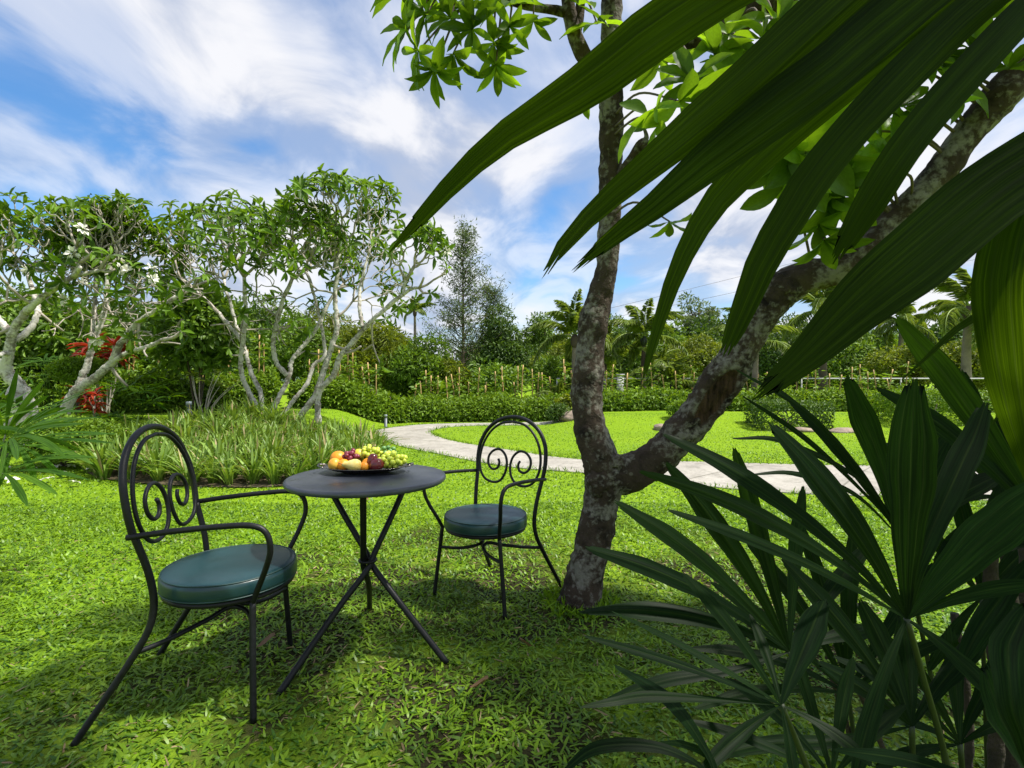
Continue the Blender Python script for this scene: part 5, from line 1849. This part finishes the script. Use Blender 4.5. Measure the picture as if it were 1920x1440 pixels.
for k, (px, py, lab) in enumerate([(692, 945, "curled brown leaf lying on the lawn behind the table"), (480, 1232, "dark brown leaf lying by the table's near foot"), (1000, 1230, "small dry leaf on the thin turf in front of the far chair"), (880, 1310, "dry leaf lying on the shaded turf nearest the camera")]):
    q = G(px, py)
    mb = MB(); leaves(mb, [(0, 0, 0)], np.array([[1, 0, .1]]), np.array([[0, .2, 1.0]]), .10, .05, T_LEAF, [.3 + .2 * k], curl=-.5)
    o = mb.build("dry_leaf", M['dry_leaf'], None, True); o.location = (q.x, q.y, .04); o.rotation_euler = (rgb.normal() * .3, -.2, rgb.uniform(0, 6))
    tag(o, lab, "leaf", "dry leaves on the lawn")

# ================================================================== BACKGROUND TREES
def broad_tree(label, px, d, top, bot, hw, mat, seed, L=.17, W=.085, cover=7.0, clumps=30, trunk=True, name="broadleaf_tree", flat=1.0, clump_r=.36, group=None, tmpl=T_SMALL, droop=0.0):
    rg = np.random.default_rng(seed)
    x, y = at_ground(px, d)
    z0 = float(gh(x, y))
    T = thing(name, label, "tree", (x, y, z0), 0, group)
    zt, zb = pz(top, d) - z0, max(.15, pz(bot, d) - z0)
    cz, rz = (zt + zb) / 2, (zt - zb) / 2
    rx = hw / 960 * d
    ry = rx * .8
    n = int(cover * math.pi * rx * rz / (.5 * L * W))
    mb, lb = MB(), MB()
    cs = []
    for k in range(clumps):
        q = norm(rg.normal(size=3)) * rg.uniform(.35, .86) ** .7
        taper = 1 - .35 * max(0, q[2])
        cs.append(np.array([q[0] * rx * taper, q[1] * ry * taper, cz + q[2] * rz * .86]))
    for c in cs:
        rr = np.array([rx, ry, rz * flat]) * clump_r * rg.uniform(.65, 1.25)
        rr = np.maximum(rr, L * 1.1)
        leaf_ball(mb, c, rr, n // clumps, L, W, rg, tmpl, .55, .3, valbias=rg.normal() * .13)
    mb.build("crown", M[mat], T)
    top_ = np.array([0, 0, cz + rz * .3])
    r0 = .045 * (zt) ** .75
    s = spline([(0, 0, -.1), (rg.normal() * .1, rg.normal() * .1, cz * .5), top_], 14)
    tube(lb, s, np.linspace(r0, r0 * .35, 14), 8)
    for c in cs[::2]:
        k = rg.integers(5, 12)
        tube(lb, spline([s[k], (s[k] + c) / 2 + rg.normal(scale=.12, size=3), c], 7), np.linspace(r0 * .4, r0 * .12, 7), 5)
    lb.build("trunk", M['bark_dark'], T, True)
    return T


# far row left, behind the frangipanis
broad_tree("dark evergreen tree behind the crooked trunk at the picture edge", 30, 17, 545, 770, 130, 'lf_dark', 1)
broad_tree("broad dark tree behind the leaning frangipani", 215, 19, 560, 780, 125, 'lf_dark', 2)
broad_tree("deep green tree filling the gap behind the tall yellow green bush", 370, 22, 530, 780, 110, 'lf_dark', 3)
broad_tree("mid green tree behind the double trunked frangipani", 500, 21, 555, 780, 110, 'lf_mid', 4)
broad_tree("bright feathery tree behind the spreading frangipani", 610, 23, 585, 780, 80, 'lf_yellow', 5, L=.22, W=.05)
broad_tree("drooping bamboo like tree with a dark hollow beside the path bend", 705, 20, 605, 775, 85, 'lf_yellow', 6, L=.24, W=.04, flat=1.3)
broad_tree("bright green rounded bamboo clump beside the path bend", 790, 19, 632, 775, 68, 'lf_bright', 7, L=.22, W=.04, flat=1.2)
broad_tree("golden green drooping clump next to the glossy round tree", 842, 18.5, 672, 775, 40, 'lf_yellow', 8, L=.2, W=.04)
broad_tree("olive tree at the end of the boundary beyond the topiary", 130, 14.5, 610, 770, 80, 'lf_mid', 41, L=.15)
# centre
broad_tree("glossy light green round headed tree behind the hedge", 915, 19, 672, 775, 76, 'lf_bright', 9, L=.17, W=.09)
broad_tree("dark green tree standing tall behind the glossy round tree", 950, 27, 578, 770, 78, 'lf_dark', 10)
broad_tree("open crowned tree rising between the wispy tree and the coconut palm", 1010, 28, 580, 730, 48, 'lf_mid', 11, cover=3.6, clump_r=.30)
broad_tree("feathery yellow green tree below the coconut palm", 1062, 23, 640, 780, 72, 'lf_yellow', 12, L=.15, W=.05)
broad_tree("dark tree behind the forked trunk", 1150, 29, 600, 780, 80, 'lf_dark', 13)
broad_tree("mid green tree between the coconut palms", 1230, 27, 622, 780, 70, 'lf_mid', 14)
broad_tree("yellow green tree framed between the fork's trunk and limb", 1312, 22, 628, 780, 66, 'lf_yellow', 15, L=.14, W=.06)
broad_tree("dark green tree behind the limb", 1400, 30, 612, 780, 85, 'lf_dark', 16)
# right
broad_tree("tall dark blue green tree beyond the limb and hanging blades", 1490, 27, 575, 770, 85, 'lf_dark', 17, L=.18)
broad_tree("light mid green tree behind the staked plants on the bank", 1600, 23, 625, 775, 85, 'lf_mid', 18)
broad_tree("yellow leafed tree behind the clipped blocks on the bank", 1700, 20, 640, 775, 80, 'lf_yellow', 19, L=.15, W=.065)
broad_tree("yellow green tree beside the tall palm trunk near the picture edge", 1800, 24, 630, 775, 75, 'lf_yellow', 20)
broad_tree("dark tree at the picture edge behind the hanging blade", 1890, 26, 640, 775, 85, 'lf_dark', 21)
broad_tree("mid green tree just outside the picture edge beyond the palms", 2060, 24, 620, 775, 110, 'lf_mid', 22)
broad_tree("faint blue green tree far off above the hill between hanging blades", 1310, 46, 540, 650, 46, 'lf_blue', 23, cover=2.2, clumps=16, clump_r=.28, L=.3, W=.12)

# the wood beyond the fence, tree by tree
rgw = np.random.default_rng(900)
FAR = ["far wood tree beyond the crooked frangipani at the picture edge", "far wood tree behind the crooked frangipani trunk", "far wood tree behind the round topiary", "far wood tree behind the red cordyline", "far wood tree behind the leaning frangipani's low branch",
       "far wood tree behind the v-shaped trunk", "far wood tree between the two frangipani trees", "far wood tree behind the spreading frangipani", "far low wood tree beside the utility pole", "far wood tree behind the wispy tall trees",
       "far wood tree behind the glossy round tree", "far wood tree behind the young coconut palm", "far wood tree behind the forked trunk", "far wood tree behind the dark trunked coconut palm", "far wood tree seen inside the fork", "far wood tree behind the heavy limb",
       "far wood tree behind the plain brown palm trunk", "far wood tree behind the light mid green tree", "far wood tree behind the yellow leafed tree", "far wood tree behind the ringed palm trunk", "far wood tree behind the hanging blade at the edge", "far wood tree just past the edge beyond the palms"]
for k in range(22):
    px = -60 + k * 100 + rgw.uniform(-25, 25)
    d_ = rgw.uniform(38, 50)
    top = rgw.uniform(585, 635) if px > 640 else rgw.uniform(560, 620)
    if 760 < px < 860:
        top = 672
    broad_tree(FAR[k], px, d_, top, 770, rgw.uniform(62, 88), ['lf_dark', 'lf_mid', 'lf_dark', 'lf_yellow'][k % 4], 500 + k, L=.34, W=.17, cover=5.0, clumps=22, name="woodland_tree", group="trees of the far wood")

# wispy tall trees
def wispy(label, px, d, top, bot, hw, n_br, seed, mat='lf_blue', lean=0):
    rg = np.random.default_rng(seed)
    x, y = at_ground(px, d)
    z0 = float(gh(x, y))
    T = thing("casuarina_tree", label, "tree", (x, y, z0))
    zt, zb = pz(top, d) - z0, pz(bot, d) - z0
    rx = hw / 960 * d
    st, lm = MB(), MB()
    s = spline([(0, 0, -.1), (lean * .4, .1, zt * .5), (lean, 0, zt)], 40)
    tube(st, s, np.linspace(.11, .015, 40), 8)
    for k in range(n_br):
        f = rg.uniform(zb / zt, 1.0)
        i = min(39, int(f * 39)); b = s[i]
        a_ = rg.uniform(0, 6.28)
        ln = rx * (1.05 - .75 * (f - zb / zt) / (1 - zb / zt)) * rg.uniform(.5, 1.1)
        e = b + np.array([math.cos(a_) * ln, math.sin(a_) * ln, ln * rg.uniform(.35, 1.1)])
        br = spline([b, (b + e) / 2 + np.array([0, 0, -.05 * ln]), e], 12)
        tube(st, br, np.linspace(.022, .006, 12), 4)
        m_ = 44
        ii = rg.integers(3, 12, m_)
        C = br[ii] + rg.normal(scale=.16, size=(m_, 3))
        D = norm(np.stack([rg.normal(size=m_) * .6, rg.normal(size=m_) * .6, rg.uniform(-.9, .8, m_)], 1))
        leaves(lm, C, D, rg.normal(size=(m_, 3)), rg.uniform(.12, .26, m_), rg.uniform(.018, .035, m_), T_SMALL, rg.uniform(size=m_), curl=.2)
    lm.build("crown", M[mat], T); st.build("trunk", M['twig_dark'], T, True)


wispy("tall thin wispy tree standing above the path bend", 868, 26, 432, 690, 82, 130, 3)
wispy("shorter wispy tree leaning beside the tall wispy one", 908, 28, 545, 700, 70, 90, 4, lean=.6)


# coconut palms
def frond_mesh(L, seed, mat):
    rg = np.random.default_rng(seed)
    mb = MB()
    k = 26
    s = np.linspace(0, 1, k)
    rise = rg.uniform(.35, .75)
    pts = np.stack([L * (s - .12 * s ** 3), .05 * L * s ** 2 * rg.normal(), L * (rise * s - (rise + rg.uniform(.15, .45)) * s ** 2.2)], 1)
    tube(mb, pts, np.linspace(.028, .006, k) * L / 2, 5, val=.95)
    t = norm(np.gradient(pts, axis=0))
    n = 62
    f = np.linspace(.14, .995, n)
    C = np.stack([np.interp(f, s, pts[:, j]) for j in range(3)], 1)
    Tn = np.stack([np.interp(f, s, t[:, j]) for j in range(3)], 1)
    for sd in (1, -1):
        side = norm(np.cross(Tn, (0, 0, 1.0))) * sd
        D = norm(side * .75 + Tn * .65 + np.array([0, 0, -.30]) + rg.normal(scale=.12, size=(n, 3)))
        LL = L * .23 * np.sin(np.pi * np.clip(f * .9 + .08, 0, 1)) ** .6 * rg.uniform(.85, 1.1, n)
        leaves(mb, C, D, np.array([0, 0, 1.0]) + rg.normal(scale=.25, size=(n, 3)), LL, np.full(n, .017 * L), T_SMALL, rg.uniform(.2, .9, n), curl=.35)
    return mb.mesh("frond", M[mat])


FM = [frond_mesh(1.0, 40 + k, 'lf_palm') for k in range(6)]


def coconut(label, px, d, hub_py, L, n, seed, trunk_r=.10, name="coconut_palm", lo=-35, base_px=None, trunk_mat='palm_trunk'):
    rg = np.random.default_rng(seed)
    hx, hy = at_ground(px, d)
    bx, by = at_ground(base_px or px, d)
    z0 = float(gh(bx, by))
    T = thing(name, label, "palm", (bx, by, z0))
    h = np.array([hx - bx, 0, pz(hub_py, d) - z0])
    mb = MB()
    s = spline([(0, 0, -.1), h * np.array([.15, 0, .45]) + np.array([0, .08, 0]), h], 30)
    tube(mb, s, np.linspace(trunk_r * 1.15, trunk_r * .72, 30) * (1 + .05 * (np.arange(30) % 2)), 10)
    mb.build("trunk", M[trunk_mat], T, True)
    mb = MB(); lathe(mb, sphere_prof(trunk_r * 1.3, trunk_r * 2.2, 8), 12, centre=tuple(h)); mb.build("crown_shaft", M['bark_dark'] if trunk_mat == 'palm_trunk' else M['petiole'], T, True)
    for k in range(n):
        o = link("frond", FM[rg.integers(6)], T, tuple(h + np.array([0, 0, trunk_r])))
        el = R(rg.uniform(lo, 62)) if k > 2 else R(rg.uniform(60, 80))
        o.rotation_euler = (rg.normal() * .25, -el, 2 * math.pi * k * .382 + rg.uniform(-.3, .3))
        q = L * rg.uniform(.8, 1.1)
        o.scale = (q, q, q)
    return T


coconut("young coconut palm with arching fronds just behind the forked trunk", 1078, 16.2, 640, 1.75, 14, 1, .11)
coconut("short coconut palm with drooping fronds between trunk and hanging blade", 1132, 17.5, 690, 1.7, 13, 2, .09)
coconut("coconut palm with a dark straight trunk rising from the bank", 1207, 16.6, 640, 1.75, 13, 3, .085, trunk_mat='bark_dark')
coconut("palm with a pale footed trunk behind the heavy limb", 1418, 15.5, 650, 1.7, 12, 4, .10)
coconut("palm with a plain brown trunk behind the staked plants", 1545, 17.0, 590, 1.9, 12, 5, .13, trunk_mat='bark_dark')
coconut("coconut palm whose fronds show under the lowest hanging blade", 1690, 23, 610, 2.2, 13, 6, .12)
coconut("tall coconut palm with ringed trunk near the picture edge", 1815, 18, 590, 2.1, 15, 7, .15)
coconut("tiny far coconut palm above the trees beside the utility pole", 778, 42, 588, 1.9, 13, 8, .13)
coconut("young palm with low yellowish fronds beside the staked plants", 1050, 14.9, 760, .85, 9, 9, .07)
# areca clump
for k, (px, py, dd) in enumerate([(1238, 700, 15.8), (1258, 725, 15.6), (1275, 745, 16.0)]):
    coconut(["tallest slim areca palm in the clump on the bank", "middle slim areca palm in the clump on the bank", "shortest slim areca palm in the clump on the bank"][k], px, dd, py, 1.15, 9, 20 + k, .035, "areca_palm", 5, trunk_mat='petiole')

# banana like plant behind the hedge
x, y = at_ground(835, 15.2)
T = thing("banana_plant", "broad leaved banana plant above the hedge by the path bend", "plant", ground(x, y))
rg = np.random.default_rng(5)
for D, N, LL in rosette_vectors((0, 0, 1), 9, .95, rg, (12, 55)):
    mb = MB(); leaves(mb, [(0, 0, .35)], D[None], N[None], LL, .24, T_LEAF2, [rg.uniform()], curl=.35); mb.build("leaf", M['lf_bright'], T, True)
mb = MB(); tube(mb, [(0, 0, -.05), (0, 0, .4)], .06, 8); mb.build("stem", M['petiole'], T, True)

# bare twiggy shrub beside the lawn light
rg = np.random.default_rng(8)
x, y = at_ground(385, 8.6)
T = thing("twiggy_shrub", "bare branched little shrub beside the grey lawn light", "shrub", ground(x, y))
tw, lm = MB(), MB()
for k in range(9):
    e = np.array([rg.uniform(-.25, .55), rg.uniform(-.2, .2), rg.uniform(.55, .95)])
    tube(tw, spline([(0, 0, 0), e * .45 + np.array([-.05, 0, .05]), e], 8), np.linspace(.014, .004, 8), 5)
    vs = rosette_vectors((.2, 0, 1), 7, .12, rg, (20, 90))
    leaves(lm, np.repeat(e[None], 7, 0), np.array([v[0] for v in vs]), np.array([v[1] for v in vs]), .11, .05, T_LEAF, rg.uniform(size=7), curl=.2)
tw.build("stems", M['twig'], T); lm.build("foliage", M['lf_yellow'], T)

# utility pole and wires
UP = thing("utility_pole", "dark utility pole with two crossarms above the trees by the path bend", "pole", (*at_ground(800, 34), 0))
d = 34
mb = MB(); zt = pz(640, d); tube(mb, [(0, 0, -.2), (0, 0, zt)], .11, 8); mb.build("pole", M['concrete_pole'], UP, True)
for k, (py, w) in enumerate([(654, .62), (675, .45)]):
    z = pz(py, d)
    mb = MB(); box(mb, (w, 0, z), (w * 2.0, .10, .10)); mb.build("crossarm", M['insulator'], UP)
    for q in (.25, .62, .98):
        mb = MB(); lathe(mb, [(0, -.38), (.03, -.36), (.05, -.30), (.03, -.26), (.055, -.2), (.03, -.15), (.045, -.1), (.02, -.05), (0, 0)], 8); mb.build("insulator", M['insulator'], UP, True, (w * 2 * q, 0, z - .05))
P0 = np.array(UP.location)
for k in range(3):
    a = P0 + np.array([.3 + .45 * k, 0, pz(655 + 4 * k, d)])
    b = np.array(P(2300, 250 + 60 * k, 60))
    mb = MB()
    s = np.linspace(0, 1, 30)[:, None]
    line = a * (1 - s) + b * s; line[:, 2] -= 4.5 * (s * (1 - s))[:, 0]
    tube(mb, line, .012, 4)
    o = mb.build("power_line", M['insulator'], None, True)
    tag(o, ["lowest", "middle", "highest"][2 - k] + " thin power line crossing the sky from the utility pole", "wire", "power lines")
